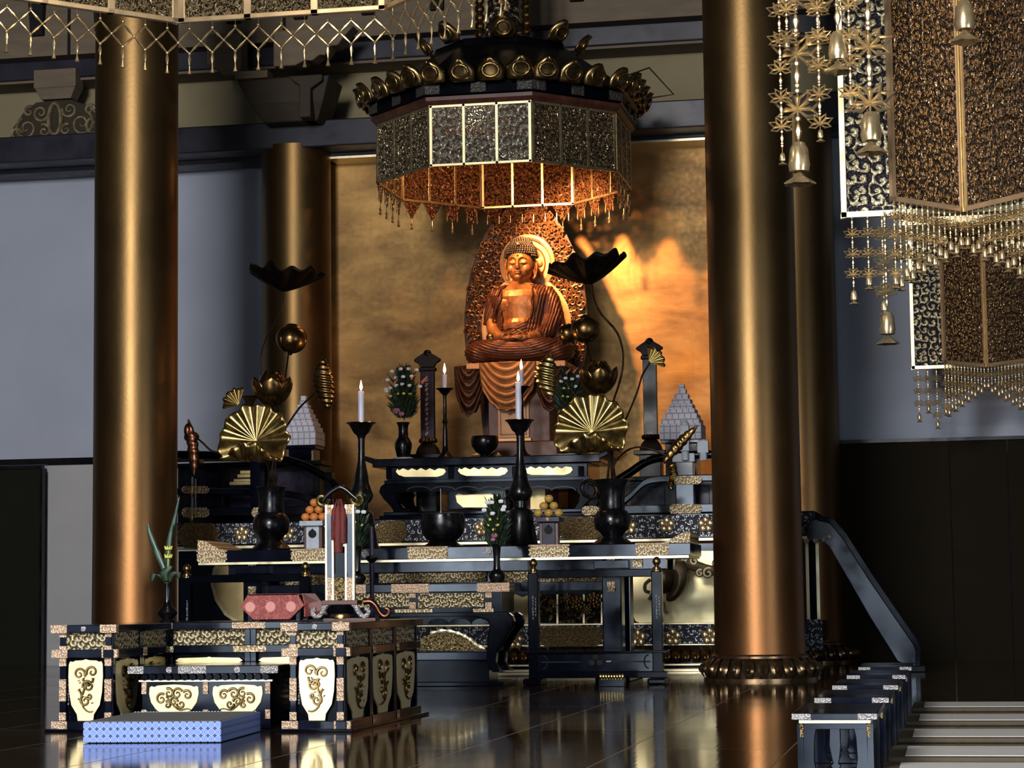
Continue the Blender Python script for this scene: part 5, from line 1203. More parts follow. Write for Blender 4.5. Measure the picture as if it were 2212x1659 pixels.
for s in (-1, 1):
    B(u).tube(spiral(s * 40, 262, 16, 1.2, 0 if s < 0 else pi, s, 0, 18), [5.5 - .15 * i for i in range(19)], 8).build('curled_end', MAT['brass'], t, True)
b = B(u)
for dx, L, r in ((-2, 94, 11), (9, 74, 8), (-11, 66, 7)):
    b.tube([(dx * .4, -7, 262), (dx * .7, -8, 250), (dx, -9, 240), (dx, -9, 240 - L * .3), (dx, -9, 240 - L)], [1.2, 2, r * .7, r, r * .95], 10)
b.build('red_tassel', MAT['red'], t, True)
b = B(u)
for i in range(4): b.tube([(-14 + i * 9, -7, 262 - i * 2), (-10 + i * 7, -9, 244), (-4 + i * 3, -9, 262)], 1.1, 5)
b.build('hanging_cord', MAT['red'], t, True)
for s, dx in ((-1, -28), (1, 28), (1, 66)):
    k = bez([(dx - s * 22, 0, 40), (dx - s * 6, 0, 40), (dx + s * 6, 0, 30), (dx + s * 14, 0, 16), (dx + s * 24, 0, 8), (dx + s * 33, 0, 13), (dx + s * 34, 0, 22), (dx + s * 27, 0, 25)], 30)
    sy = 0 if dx != 66 else 30
    o = B(u, Matrix.Translation((0, sy * u, 0))); o.tube(k, [7 - .1 * i if i < 22 else 5 for i in range(len(k))], 10).build('scrolled_foot', MAT['chasedg'] if dx != 66 else MAT['bronzered'], t, True)
B(u).bx(-40, 40, -9, 30, 34, 44).build('foot_bridge', MAT['redwood'], t, bev=.004)
B(u).lathe([(0, 2), (22, 4), (24, 9), (20, 14), (0, 15)], n=24, sy=.6).build('foot_boss', MAT['brassd'], t, True)
B(u).bx(-36, 80, -10, 34, 0, 5).build('base_plate', MAT['redwood'], t)

SY2 = 18.25
t, u = on(803, SY2, FH, 'slim_candlestick', 'slim purple candlestick at the right rear of the platform', 'candlestick')
lathe_thing(t, u, [('base', 'purple', [(16, 1334), (16, 1331), (8, 1326), (5, 1316)]), ('stem', 'purple', [(5, 1316), (4.5, 1260), (5.5, 1225), (4.5, 1212)]), ('drip_pan', 'bronze', [(4.5, 1212), (9, 1208), (13, 1203), (13, 1199), (9, 1197), (1, 1199)])], 1334)
candle(803, SY2, FH + (1334 - 1199) * u, u, 4.6, 66, 'unlit dark purple candle on the slim candlestick of the platform', 'waxp', False)
t, u = on(362, SY2, FH, 'slender_vase', 'slender black vase at the left rear of the platform, before the large left column', 'vase')
B(u).lathe([(17, 0), (18, 3), (12, 6), (20, 14), (22, 20), (18, 27), (10, 34), (7.5, 46), (7.2, 70), (8, 84), (10, 88), (8, 88), (5, 80), (1, 78)], n=24).build('body', MAT['bronze'], t, True)
p = Vector(t.location) + Vector((0, 0, 80 * u)); t = thing('leaf_arrangement', 'tall sword leaves with two small yellow flowers in the slender vase', 'flowers', p)
def bladeleaf(pts, w, mat='blade'):
    b = B(u); k = bez(pts, 20); n = len(k); rows = []
    for i, c in enumerate(k):
        ww = w * sin(pi * (.08 + .9 * i / (n - 1))) ** .8; rows.append([c + Vector((-ww, 1, 0)), c + Vector((-ww * .4, -1.0, ww * .1)), c + Vector((ww * .4, -1.0, -.1 * ww)), c + Vector((ww, 1, 0))])
    b.sheet(rows); b.build('leaf', MAT[mat], t, True, solid=.8 * u)
bladeleaf([(0, 0, 0), (-8, 2, 30), (-26, 4, 70), (-42, 4, 110), (-46, 4, 134)], 7.5)
bladeleaf([(0, 0, 0), (-6, 6, 40), (0, 8, 90), (12, 8, 140), (24, 8, 190)], 6.5)
bladeleaf([(2, 0, 0), (2, -3, 50), (6, -4, 100), (14, -4, 130)], 6)
bladeleaf([(0, -4, 0), (-14, -8, 18), (-28, -8, 22), (-32, -8, 6)], 10, 'foliage')
bladeleaf([(0, -4, 0), (12, -8, 20), (24, -8, 26), (28, -6, 12)], 11, 'foliage')
bladeleaf([(0, -6, 0), (-4, -10, 22), (4, -10, 34), (12, -8, 40)], 12, 'foliage')
for z in (56, 74):
    b = B(u); b.tube([(2, -6, 10), (4, -6, z)], .8, 5)
    for i in range(8): a = 2 * pi * i / 8; b.tube([(4, -6, z), (4 + cos(a) * 6, -6 + sin(a) * 5, z + 3), (4 + cos(a) * 9, -6 + sin(a) * 7, z + 9)], [1.5, 3, .6], 6)
    b.build('flower', MAT['petaly'], t, True)

# ================================================================== reading desks and straw mats at the right
DX = [(1742, 1868, 1553, None), None, None, None, None]
ys = [12.3, 14.12, 15.98, 17.9, 19.8]
names = ['nearest', 'second nearest', 'third', 'fourth', 'farthest']
proto = None
DW, DD, DH = .385, 1.08, .345
for i, y in enumerate(ys):
    lab = ('nearest small black reading desk at the right, with pierced end panel cut by the frame', 'second black reading desk from the front, right of the large column base', 'middle black reading desk of the row of five', 'fourth black reading desk from the front, before the farthest one', 'farthest small black reading desk, at the foot of the sloping handrail board')[i]
    if proto is None:
        t = proto = thing('reading_desk', lab, 'desk', (0, 0, 0), 0, 'black reading desks in a row')
        w2 = .46 / 2
        B().bx(-w2, w2, -.04, DD, DH - .036, DH).build('desktop', MAT['lacblue'], t, bev=.004)
        for s in (-1, 1):
            B().bx(s * w2, s * (w2 - .105), -.046, .02, DH - .034, DH - .002).build('metal_fitting', MAT['chasedg'], t, bev=.003)
            B().bx(s * w2, s * (w2 - .105), DD - .06, DD + .006, DH - .034, DH - .002).build('metal_fitting', MAT['chasedg'], t, bev=.003)
        for yy in (0.0, DD - .1):
            b = B(); xo = DW / 2 - .02; prof = [(-xo, 0), (-xo + .012, .1), (-xo, DH - .06)]
            # end panel with two pierced openings
            b.poly([(-DW / 2 + .015, 0), (-.085, 0), (-.105, .03), (-.115, .10), (-.11, .21), (-.10, .262), (-DW / 2 + .02, .262)][::1], .03, yy)
            b.poly([(DW / 2 - .015, 0), (DW / 2 - .02, .262), (.10, .262), (.11, .21), (.115, .10), (.105, .03), (.085, 0)], .03, yy)
            b.poly([(-.085, 0), (.085, 0), (.07, .02), (.03, .03), (.022, .05), (.03, .062), (.015, .075), (.02, .09), (.03, .17), (.028, .262), (-.03, .262), (-.035, .17), (-.02, .09), (-.015, .075), (-.03, .062), (-.022, .05), (-.03, .03), (-.07, .02)], .03, yy)
            b.bx(-DW / 2 + .02, DW / 2 - .02, yy, yy + .03, .255, DH - .036)
            b.build('end_panel', MAT['lacblue'], t, bev=.004)
        B().bx(-DW / 2 + .0, DW / 2, -.02, DD - .04, DH - .054, DH - .037).build('gilt_line', MAT['goldline'], t)
        for s in (-1, 1):
            B().bx(s * (DW / 2 - .022), s * (DW / 2 - .004), -.004, .05, DH - .13, DH - .05).build('corner_fitting', MAT['plate'], t)
            b = B(); b.loft([[(s * (DW / 2 - .02), yb, zb) for yb, zb in ((-.0, 0), (.06, 0), (.045, .15), (.05, DH - .06), (.0, DH - .06))], [(s * (DW / 2 + .012), yb, zb) for yb, zb in ((-.0, 0), (.06, 0), (.045, .15), (.05, DH - .06), (.0, DH - .06))]]).build('leg', MAT['lacblue'], t)
            b = B(); b.loft([[(s * (DW / 2 - .02), yb, zb) for yb, zb in ((DD - .12, 0), (DD - .06, 0), (DD - .07, .15), (DD - .07, DH - .06), (DD - .12, DH - .06))], [(s * (DW / 2 + .012), yb, zb) for yb, zb in ((DD - .12, 0), (DD - .06, 0), (DD - .07, .15), (DD - .07, DH - .06), (DD - .12, DH - .06))]]).build('leg', MAT['lacblue'], t)
            B().bx(s * (DW / 2 - .03), s * (DW / 2 - .012), .04, DD - .12, DH - .14, DH - .06).build('side_apron', MAT['lac'], t)
    else: t = copy_tree(proto)
    t['label'] = lab
    t.location = (-.655 + .012 * i, y, 0)
mt = None
for i, y in enumerate((11.95, 13.3, 15.05, 16.95, 18.9)):
    lab = ('nearest straw mat at the right, cut off by the bottom of the photo', 'second straw mat from the front, beside the second reading desk', 'middle straw mat of the row of five', 'fourth straw mat from the front', 'farthest straw mat, just before the dark folding screen')[i]
    if mt is None:
        t = mt = thing('straw_mat', lab, 'mat', (0, 0, 0), 0, 'straw mats in a row')
        B().bx(0, 3.4, 0, 1.02, .0, .035).build('mat_core', MAT['hem'], t, bev=.01)
        B().bx(.1, 3.3, .10, .90, .034, .040).build('straw_surface', MAT['tatami'], t)
    else: t = copy_tree(mt)
    t['label'] = lab; t.location = (-.42 + .03 * i * .4, y, 0)
# ================================================================== seated statue, halo and pedestal
STY = 31.0
so = P(1128, 785, STY); su = U(so)
def remeshed(b, name, mat, parent, vox, smooth=2):
    bmesh.ops.remove_doubles(b.bm, verts=b.bm.verts, dist=1e-6); bmesh.ops.recalc_face_normals(b.bm, faces=b.bm.faces)
    me = bpy.data.meshes.new('tmp'); b.bm.to_mesh(me); b.bm.free(); o = bpy.data.objects.new('tmp', me); COL.objects.link(o)
    md = o.modifiers.new('r', 'REMESH'); md.mode = 'VOXEL'; md.voxel_size = vox
    ms = o.modifiers.new('s', 'SMOOTH'); ms.factor = .5; ms.iterations = smooth
    dg = bpy.context.evaluated_depsgraph_get(); me2 = bpy.data.meshes.new_from_object(o.evaluated_get(dg)); me2.name = name
    bpy.data.objects.remove(o); bpy.data.meshes.remove(me)
    me2.materials.clear(); me2.materials.append(MAT[mat]); me2.polygons.foreach_set('use_smooth', [True] * len(me2.polygons))
    r = bpy.data.objects.new(name, me2); COL.objects.link(r); r.parent = parent; return r
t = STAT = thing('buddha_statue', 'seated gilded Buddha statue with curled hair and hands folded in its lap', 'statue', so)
TOR = [(20, 66, 46), (40, 62, 44), (60, 56, 41), (82, 52, 38), (105, 56, 41), (125, 62, 44), (142, 66, 44), (156, 62, 38), (166, 44, 30), (174, 24, 22), (182, 19, 19)]
def tor(z):
    for a, c in zip(TOR, TOR[1:]):
        if a[0] <= z <= c[0]:
            f = (z - a[0]) / (c[0] - a[0]); return a[1] + (c[1] - a[1]) * f, a[2] + (c[2] - a[2]) * f
    return TOR[-1][1:] if z > 100 else TOR[0][1:]
def ts(x, z, off=1.0):                 # a point on the torso front
    w, d = tor(z); k = max(0, 1 - (x / w) ** 2); return Vector((x, -d * sqrt(k) - off, z))
b = B(su)
b.loft([[(w * cos(a), d * sin(a), z) for a in [2 * pi * i / 40 for i in range(40)]] for z, w, d in TOR])
for s in (-1, 1): b.ell((s * 25, -21, 126), (29, 21, 22))          # pectorals
b.ell((0, -26, 78), (38, 19, 24)); b.ell((0, -24, 58), (42, 24, 18))
b.lathe([(20, 165), (18.5, 176), (18, 190)], (0, -2, 0), 24)
for zz in (174, 179): b.tube([(19.6 * cos(a), -2 + 19.6 * sin(a), zz) for a in [2 * pi * i / 24 for i in range(24)]], 1.3, 6, closed=True)
# head
b.ell((0, -6, 214), (28.5, 33, 40), 32, 24); b.ell((0, -17, 196), (23, 20, 20), 24, 16); b.ell((0, -33, 184), (9, 7, 7))
for s in (-1, 1):
    b.ell((s * 14, -24, 203), (12, 12, 12)); b.ell((s * 11.5, -33.5, 216), (8.5, 4.5, 5.2), 16, 10)
    b.tube(bez([(s * 2.5, -39.5, 221), (s * 7, -38.8, 226), (s * 14, -36.5, 227), (s * 22, -30, 222)], 12), [1.3, 1.7, 1.8, 1.7, 1.6, 1.5, 1.4, 1.3, 1.2, 1.1, 1, .9, .8][:len(bez([(0, 0, 0), (1, 0, 0), (2, 0, 0), (3, 0, 0)], 12))], 6)
    b.tube(bez([(s * 4, -38.2, 214.2), (s * 11, -39.2, 212.6), (s * 19, -34.5, 215)], 10), 1.0, 6)
    k = bez([(s * 30, -1, 222), (s * 33, 2, 220), (s * 34, 2, 208), (s * 32, 0, 194), (s * 29.5, -3, 184), (s * 28.5, -5, 186)], 20); b.tube(k, [3.2] * len(k), 8); b.ell((s * 30, 0, 204), (3, 6, 17))
b.tube([(0, -38.5, 224), (0, -41, 214), (0, -44, 205.5)], [2.6, 3.4, 4.6], 10); b.ell((0, -42, 204), (6, 4.5, 3.8))
b.ell((0, -38.5, 196), (8.5, 4.6, 2.3), 16, 8); b.ell((0, -37.8, 191.6), (7, 4.6, 2.8), 16, 8); b.ell((0, -37.8, 231), (2.3, 2, 2.3))
# arms and hands
for s in (-1, 1):
    b.tube([(s * 50, -2, 150), (s * 59, -4, 125), (s * 63, -8, 92), (s * 58, -26, 70), (s * 42, -48, 54), (s * 24, -60, 50)], [20, 18, 15, 13, 12, 10], 16)
    b.ell((s * 15, -62, 48), (15, 9, 6.5), 16, 10)
    for f in range(4):
        L = (1, 1.1, 1.06, .86)[f]; y0 = -56 - f * 5.2; z0 = 50 - f * 1.2 + (2.5 if s > 0 else 0)
        b.tube([(s * 14, y0, z0 + 1), (s * (14 - 11 * L), y0 - 1.5, z0 + 2), (s * (14 - 20 * L), y0 - 1, z0 + 1.2), (s * (14 - 27 * L), y0, z0 - .5)], [2.6, 2.5, 2.3, 1.8], 8)
    b.tube([(s * 18, -62, 54), (s * 13, -65, 60), (s * 6, -67, 64), (s * 1.5, -68, 65)], [3, 2.8, 2.5, 2], 8)
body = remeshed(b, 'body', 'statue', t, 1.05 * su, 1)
# robe: covers both shoulders, sleeves, lap and knees
b = B(su)
b.ell((0, -14, 24), (112, 66, 27), 40, 20)
for s in (-1, 1): b.ell((s * 84, -24, 22), (36, 48, 26), 24, 16); b.ell((s * 48, -48, 30), (50, 30, 20), 24, 14)
b.ell((0, 26, 40), (84, 30, 44))
def shell(xs, z0, z1, off, th=5):
    for z in range(z0, z1, 5):
        pass
# shoulder shells
rings = []
for z, w, d in [(34, 70, 48), (50, 66, 50), (60, 62, 49), (72, 60, 47), (85, 58, 45), (96, 59, 45), (110, 62, 45), (130, 68, 47), (146, 70, 46), (158, 62, 40), (168, 44, 33)]:
    rings.append((z, w, d))
for a0, a1 in ((radians(-52), radians(95)), (radians(95), radians(232))):
    n = 40; A0 = lambda z: a0 if a0 > 0 else a0 - radians(118) * max(0, min(1, (96 - z) / 40)) ** 1.3
    outer = [[((w + 2) * cos(A0(z) + (a1 - A0(z)) * i / n), (d + 2) * sin(A0(z) + (a1 - A0(z)) * i / n), z) for i in range(n + 1)] for z, w, d in rings]; inner = [[((w - 5) * cos(A0(z) + (a1 - A0(z)) * i / n), (d - 5) * sin(A0(z) + (a1 - A0(z)) * i / n), z) for i in range(n + 1)] for z, w, d in rings]
    b.loft([o_ + i_[::-1] for o_, i_ in zip(outer, inner)])
for s in (-1, 1):
    if s > 0: b.tube([(50, 0, 155), (62, -2, 134), (69, -4, 104), (74, -6, 74), (78, -6, 44)], [21, 23, 24, 24, 22], 20)
    else: b.tube([(-48, 0, 155), (-58, -2, 134), (-63, -3, 106), (-66, -4, 84)], [21, 20.5, 19, 18], 20)
b.tube([(70, -14, 90), (64, -32, 66), (50, -50, 52)], [22, 19, 15], 14)
# fold ridges
def ridge(pts, r): 
    k = bez(pts, 24); b.tube(k, [1.45 * r * (.6 + .4 * sin(pi * i / (len(k) - 1))) for i in range(len(k))], 6)
ridge([ts(-37, 166, 3), ts(-38, 138, 4), (-50, -36, 112), (-58, -30, 90)], 2.0)
ridge([ts(30, 168, 3), ts(32, 140, 4), ts(31, 108, 4), ts(18, 84, 5), ts(-14, 66, 6), ts(-46, 58, 5)], 2.2)
rb = remeshed(b, 'robe', 'robe', t, 1.0 * su, 1)
def fold(p):
    x, y, z = p.x / su, p.y / su, p.z / su
    up = max(0, min(1, (z - 46) / 12))
    if x > 0 or z < 84: pu = (x + .22 * (150 - z)) / 6.2 if x > 20 else (z * .9 - .35 * x) / 6.2
    else: pu = (x * .9 - z * .32) / 6.5
    sg = 1 if x > 0 else -1; pl = sqrt((x - sg * 6) ** 2 * .75 + ((z - 62) * 1.9) ** 2) / 9.5
    f = lambda q: abs(sin(q * pi)) ** .6
    front = max(0, min(1, (-y + 12) / 24))
    return (f(pu) * up + f(pl) * (1 - up) * 1.15 - .6) * 2.3 * su * front
me_ = rb.data; nr_ = [v.normal.copy() for v in me_.vertices]
for v, n_ in zip(me_.vertices, nr_): v.co += n_ * fold(v.co)
me_.update()
b = B(su); b.ell((-58, -50, 52), (11, 6, 9), 16, 10, R=Matrix.Rotation(.5, 3, 'Y')); b.build('sleeve_cuff', MAT['lotus'], t, True)
# hair: cap with rows of curls
b = B(su); b.ell((0, 2, 236), (33, 34, 30), 32, 18); b.ell((0, 5, 258), (23, 23, 16), 24, 14)
for s in (-1, 1): b.ell((s * 27, 8, 214), (6, 20, 18))
for cz, (rx, ry, rz), c0, lo in ((236, (34.5, 36, 32), 2, -.10), (258, (24, 24, 18), 5, -.25)):
    for j in range(11):
        th = lo + (1.45 - lo) * j / 10; rr = rx * cos(th); n = max(1, int(2 * pi * rr / 5.2))
        for i in range(n):
            a = 2 * pi * (i + .5 * (j % 2)) / n
            if cz == 236 and th < .05 and sin(a) < -.2 and abs(cos(a)) < .80: continue
            b.ell((rr * cos(a), c0 + ry * cos(th) * sin(a), cz + rz * sin(th)), 2.7, 6, 4)
b.build('curled_hair', MAT['hair'], t, True)
B(su).ell((0, -34, 256), (3, 2.2, 3), 10, 8).build('hair_jewel', MAT['halo'], t, True)

# halo board
HY_ = 31.52
t = thing('carved_halo', 'tall leaf shaped carved gilt halo board with pale rings, behind the seated statue', 'halo', P(1136, 960, HY_))
half = [(0, 402), (10, 414), (24, 428), (44, 446), (66, 472), (88, 506), (106, 545), (120, 590), (129, 640), (133, 690), (132, 735), (127, 775), (116, 815), (100, 860), (90, 960)]
cxh = 1136
pts = [(cxh + x, y) for x, y in half]; pts = [(cxh - x, y) for x, y in half[1:]][::-1] + pts
b = W(t); ppts = [(P(x, y, HY_).x, P(x, y, HY_).z) for x, y in pts][::-1]
b.poly(ppts[::-1], .07, HY_)
uh = U(P(1136, 700, HY_))
random.seed(5); b.bm.faces.ensure_lookup_table(); nf_ = len(b.bm.faces)
spots_ = [(gx * 12 + (6 if gy % 2 else 0) + random.uniform(-2.5, 2.5), 414 + gy * 10.5 + random.uniform(-2, 2)) for gy in range(38) for gx in range(-11, 12)]
for x, y in spots_:                                  # carved scrolls standing proud of the board
    hw = next((h1[0] + (h2[0] - h1[0]) * (y - h1[1]) / (h2[1] - h1[1]) for h1, h2 in zip(half, half[1:]) if h1[1] <= y <= h2[1]), 100)
    if abs(x) > hw - 5 or (x - 3) ** 2 + (y - 570) ** 2 < 56 ** 2 or (x / 86) ** 2 + ((y - 715) / 104) ** 2 < 1: continue
    p = P(cxh + x, y, HY_ - .02); r = random.uniform(6.5, 9) * uh
    k = spiral(p.x, p.z, r, random.uniform(.9, 1.4), random.uniform(0, 6), random.choice((1, -1)), p.y - .02, 10); b.tube(k, [.019 * (1 - .6 * i_ / 11) for i_ in range(11)], 5)
for k_, f_ in enumerate(b.bm.faces): f_.material_index = 0 if k_ < nf_ else 1
o = b.build('carved_board', MAT['haloback'], t, True); o.data.materials.append(MAT['haloscroll'])
def ring(px, py, rx, rz, w, name, mat, Y, th=.05, n=72):
    p = P(px, py, Y); b = W(t); rings = []
    for i in range(n):
        a = 2 * pi * i / n; ca, sa = cos(a), sin(a); rings.append([(p.x + (rx + o_) * uh * ca, Y - h_, p.z + (rz + o_) * uh * sa) for o_, h_ in ((-w / 2, 0), (-w / 2 + 1, th * .7), (-w * .1, th), (w / 2 - 1, th * .8), (w / 2, 0))])
    rings.append(rings[0]); b.loft(rings, cap=False); return b.build(name, MAT[mat], t, True)
pd = P(1140, 570, HY_ - .02); W(t).lathe([(0, 0), (60 * uh, 0), (60 * uh, .02), (0, .02)], (pd.x, HY_ - .0, pd.z), 48, R=Matrix.Rotation(pi / 2, 3, 'X')).build('head_disc', MAT['halo'], t)
ring(1140, 570, 55, 58, 13, 'head_ring', 'halo', HY_ - .01, .06); ring(1140, 570, 38, 40, 4, 'head_ring', 'drape', HY_ - .02, .04)
ring(1138, 706, 92, 104, 16, 'body_ring', 'halo', HY_ - .005, .06); ring(1138, 706, 77, 88, 4, 'body_ring', 'drape', HY_ - .005, .05)
for i in range(8):
    a = 2 * pi * i / 8; pp = Vector((pd.x + 26 * uh * cos(a), HY_ - .035, pd.z + 27 * uh * sin(a)))
    W(t).ell(pp, (8 * uh, .02, 8 * uh), 10, 6).build('disc_petal', MAT['drape'], t, True)
W(t).bx(t.location.x - .5, t.location.x + .5, HY_ - .05, HY_ + .15, 2.04, t.location.z + .05).build('halo_foot', MAT['draped'], t)

# pedestal
t = thing('statue_pedestal', 'square wooden pedestal with carved gilt and dark drapes, under the seated statue', 'pedestal', (so.x, STY, 2.04)); pz = so.z - 2.04 - .05
def q2(px, py): return ((px - 1128) * su, so.z + (785 - py) * su - 2.04)
b = B(); x0 = q2(1062, 0)[0]; x1 = q2(1196, 0)[0]
b.bx(x0, x1, -.32, .38, q2(0, 958)[1], q2(0, 800)[1]); b.build('core', MAT['draped'], t, bev=.01)
B().bx(x0 - .12, x1 + .12, -.42, .4, .0, q2(0, 958)[1]).build('foot', MAT['draped'], t, bev=.015)
B().bx(q2(1020, 0)[0], q2(1236, 0)[0], -.5, .42, q2(0, 802)[1], q2(0, 789)[1]).build('seat_board', MAT['drape'], t, bev=.01)
B().bx(q2(1083, 0)[0], q2(1152, 0)[0], -.35, -.31, q2(0, 950)[1], q2(0, 870)[1]).build('gilt_panel', MAT['drape'], t, bev=.008)
b = B(); a, c = q2(1089, 943); e, f_ = q2(1146, 872)
for r_ in ((a, e, c, c + .012), (a, a + .012, c, f_), (e - .012, e, c, f_)): b.bx(r_[0], r_[1], -.358, -.35, r_[2], r_[3])
b.build('panel_line', MAT['draped'], t)
B().bx(q2(1080, 0)[0], q2(1156, 0)[0], -.37, -.3, q2(0, 957)[1], q2(0, 950)[1]).build('gilt_sill', MAT['halo'], t, bev=.006)
def drape(px0, px1, pt, pb, depth, mat, name, fold=7, ky=.9, jag=3, ang=0.0, org=None):
    T = Matrix.Identity(4)
    b = B(1.0, T); rows = []; nx, nz = 40, 60; w = (px1 - px0) / 2; xc = (px0 + px1) / 2
    for j in range(nz + 1):
        q = j / nz; row = []
        for i in range(nx + 1):
            s = -1 + 2 * i / nx; hh = (pb - pt) * (1 - .42 * abs(s) ** 2.2 - .04 * abs(sin(jag * pi * s)))
            y_ = pt + hh * q; sx = s * (1 - .12 * q * q)
            ph = (hh * q / (pb - pt)) + ky * (abs(s) ** 2) * .55
            amp = .020 + .02 * q
            dep = -depth - .10 * (1 - s * s) - amp * (1 - abs(s) ** 4) * cos(2 * pi * fold * ph) * (1 if abs(s) > 0.02 else .9)
            xx, zz = q2(xc + sx * w, y_); row.append((xx, dep, zz))
        rows.append(row)
    b.sheet(rows); return b.build(name, MAT[mat], t, True, solid=.02, auto=180)
drape(1050, 1172, 790, 896, .50, 'drape', 'center_drape', 6)
drape(990, 1056, 793, 903, .34, 'draped', 'side_drape', 5, 1.2, 2)
drape(1166, 1236, 788, 898, .34, 'draped', 'side_drape', 5, 1.2, 2)
# ================================================================== hanging canopies and banners
CYX, CYY = -5.92, 29.8
t = CAN = thing('hanging_canopy', 'eight sided pierced metal canopy with lotus petal crest, hanging above the seated statue', 'canopy', (CYX, CYY, 6.64))
Rv = 1.79; ap = Rv * cos(pi / 8); sd = 2 * Rv * sin(pi / 8); Hh = .82
for i in range(8):
    a = -pi / 2 + i * pi / 4; T = Matrix.Rotation(a + pi / 2, 4, 'Z')          # face i looks along angle a; local x along the face, -y outwards
    front = i == 0; inner = i in (3, 4, 5)
    T = T @ Matrix.Translation((0, -ap, 0))
    fm = 'brassc' if front else ('goldline' if i == 4 else 'giltd'); lm = 'canopy' if front else ('canopyi' if inner else 'canopyd')  # light and shade of each canopy face are put into its material
    o = B(); o.bx(-sd / 2, sd / 2, -.015, .02, 0, .035); o.bx(-sd / 2, sd / 2, -.015, .02, Hh - .035, Hh)
    for k in range(4):
        x = -sd / 2 + (sd - .04) * k / 3; o.bx(x, x + .04, -.015, .02, 0, Hh)
    f = o.build('side_frame', MAT[fm], t, bev=.004); f.matrix_local = T
    for k in range(3):
        x = -sd / 2 + .04 + (sd - .04) * k / 3
        p = B().bx(x, x + (sd - .04) / 3 - .04, -.004, .006, .035, Hh - .035).build('lattice_panel', MAT[lm], f)
    for k in range(4 if i in (2, 3, 4, 5, 6) else 0):
        x = -sd / 2 + sd * (k + .5) / 4; o = B(1.0, Matrix.Translation((x, 0, 0))); w = sd / 8 * .92
        o.poly([(-w, 0), (0, -.26), (w, 0)], .008, -.004)
        q = o.build('fringe_lace', MAT['canopyi' if inner else 'canopyd'], t); q.matrix_local = T
        o = B(1.0, Matrix.Translation((x, 0, 0))); o.tube([(0, 0, -.24), (0, 0, -.30), (0, 0, -.33), (0, 0, -.36), (0, 0, -.385), (0, 0, -.41)], [.006, .008, .022, .01, .026, .004], 8)
        for s in (-1, 1): o.tube([(s * w * .55, 0, -.11), (s * w * .55, 0, -.2), (s * w * .55, 0, -.235)], [.006, .012, .003], 6)
        q = o.build('fringe_drop', MAT['gilt' if inner else 'giltd'], t, True); q.matrix_local = T
def octa(R, z): return [(R * cos(pi / 8 + i * pi / 4), R * sin(pi / 8 + i * pi / 4), z) for i in range(8)]
B().loft([octa(Rv + .03, Hh), octa(Rv + .08, Hh + .05), octa(Rv + .08, Hh + .10), octa(Rv + .03, Hh + .1)]).build('bead_moulding', MAT['redwood'], t)
B().loft([octa(Rv + .05, Hh + .1), octa(Rv + .10, Hh + .12), octa(Rv + .10, Hh + .27), octa(Rv + .16, Hh + .29)]).build('eaves_band', MAT['lac'], t)
for i in range(8):
    a = -pi / 2 + i * pi / 4; T = Matrix.Rotation(a + pi / 2, 4, 'Z')
    for xx in (-.62, .0, .62): B().box(T @ Vector((xx, -(Rv + .10) * cos(pi / 8) - .006, Hh + .195)), (.2, .012, .13), R=Matrix.Rotation(a + pi / 2, 3, 'Z')).build('band_fitting', MAT['chasedd'], t)
B().loft([octa(1.98, Hh + .29), octa(1.7, Hh + .50), octa(1.3, Hh + .78), octa(1.0, Hh + .98), octa(.96, Hh + 1.08), octa(.2, Hh + 1.12)]).build('roof', MAT['lacm'], t)
def petal(R, z, a, w, h, lean):
    b = B(1.0, Matrix.Rotation(a + pi / 2, 4, 'Z') @ Matrix.Translation((0, -R, z)) @ Matrix.Rotation(lean, 4, 'X')); rows = []
    for j in range(9):
        q = j / 8; ww = w * (sin(pi * min(1, .28 + q * .72)) ** .6 if q < 1 else .05)
        rows.append([(ww * s, -.05 * q * q - .05 * (1 - s * s) + .012 * cos(6 * s) * q, h * q) for s in [k / 4 for k in range(-4, 5)]])
    b.sheet(rows)
    b.tube([(w * .6 * cos(c_), -.075, h * .45 + h * .3 * sin(c_)) for c_ in [2 * pi * k / 12 for k in range(12)]], .015, 5, closed=True)
    b.build('lotus_petal', MAT['brassd'], t, True, solid=.02, auto=180)
for i in range(8):
    a = -pi / 2 + i * pi / 4; e0 = Vector((cos(a), sin(a), 0)); tg = Vector((-sin(a), cos(a), 0))
    for k in range(4):
        o_ = (k - 1.5) * .385; R_ = 1.98 * cos(pi / 8)
        pp = e0 * R_ + tg * o_; petal(pp.length, Hh + .26, atan2(pp.y, pp.x), .185, .30, .30)
for i in range(8): petal(.98, Hh + 1.06, -pi / 2 + (i + .5) * pi / 4 - .2, .17, .32, .55)
b = B(); b.lathe([(.34, Hh + 1.05), (.30, Hh + 1.3), (.22, Hh + 1.6), (.2, 6.36)], n=16); b.build('hanging_post', MAT['peony'], t)
b = B()
for s in (-1, 1):
    for k in range(20): b.ell((s * .33, -.05, Hh + 1.1 + k * .12), (.07, .07, .075), 8, 6)
b.build('chain', MAT['lotus'], t, True)
b = B(); b.tube([(1.62, -.6, Hh + .45), (2.1, -.5, Hh + .62), (2.4, -.3, Hh + .28), (1.98, -.3, Hh + .24)], .012, 5); b.build('wire_guard', MAT['dark'], t)

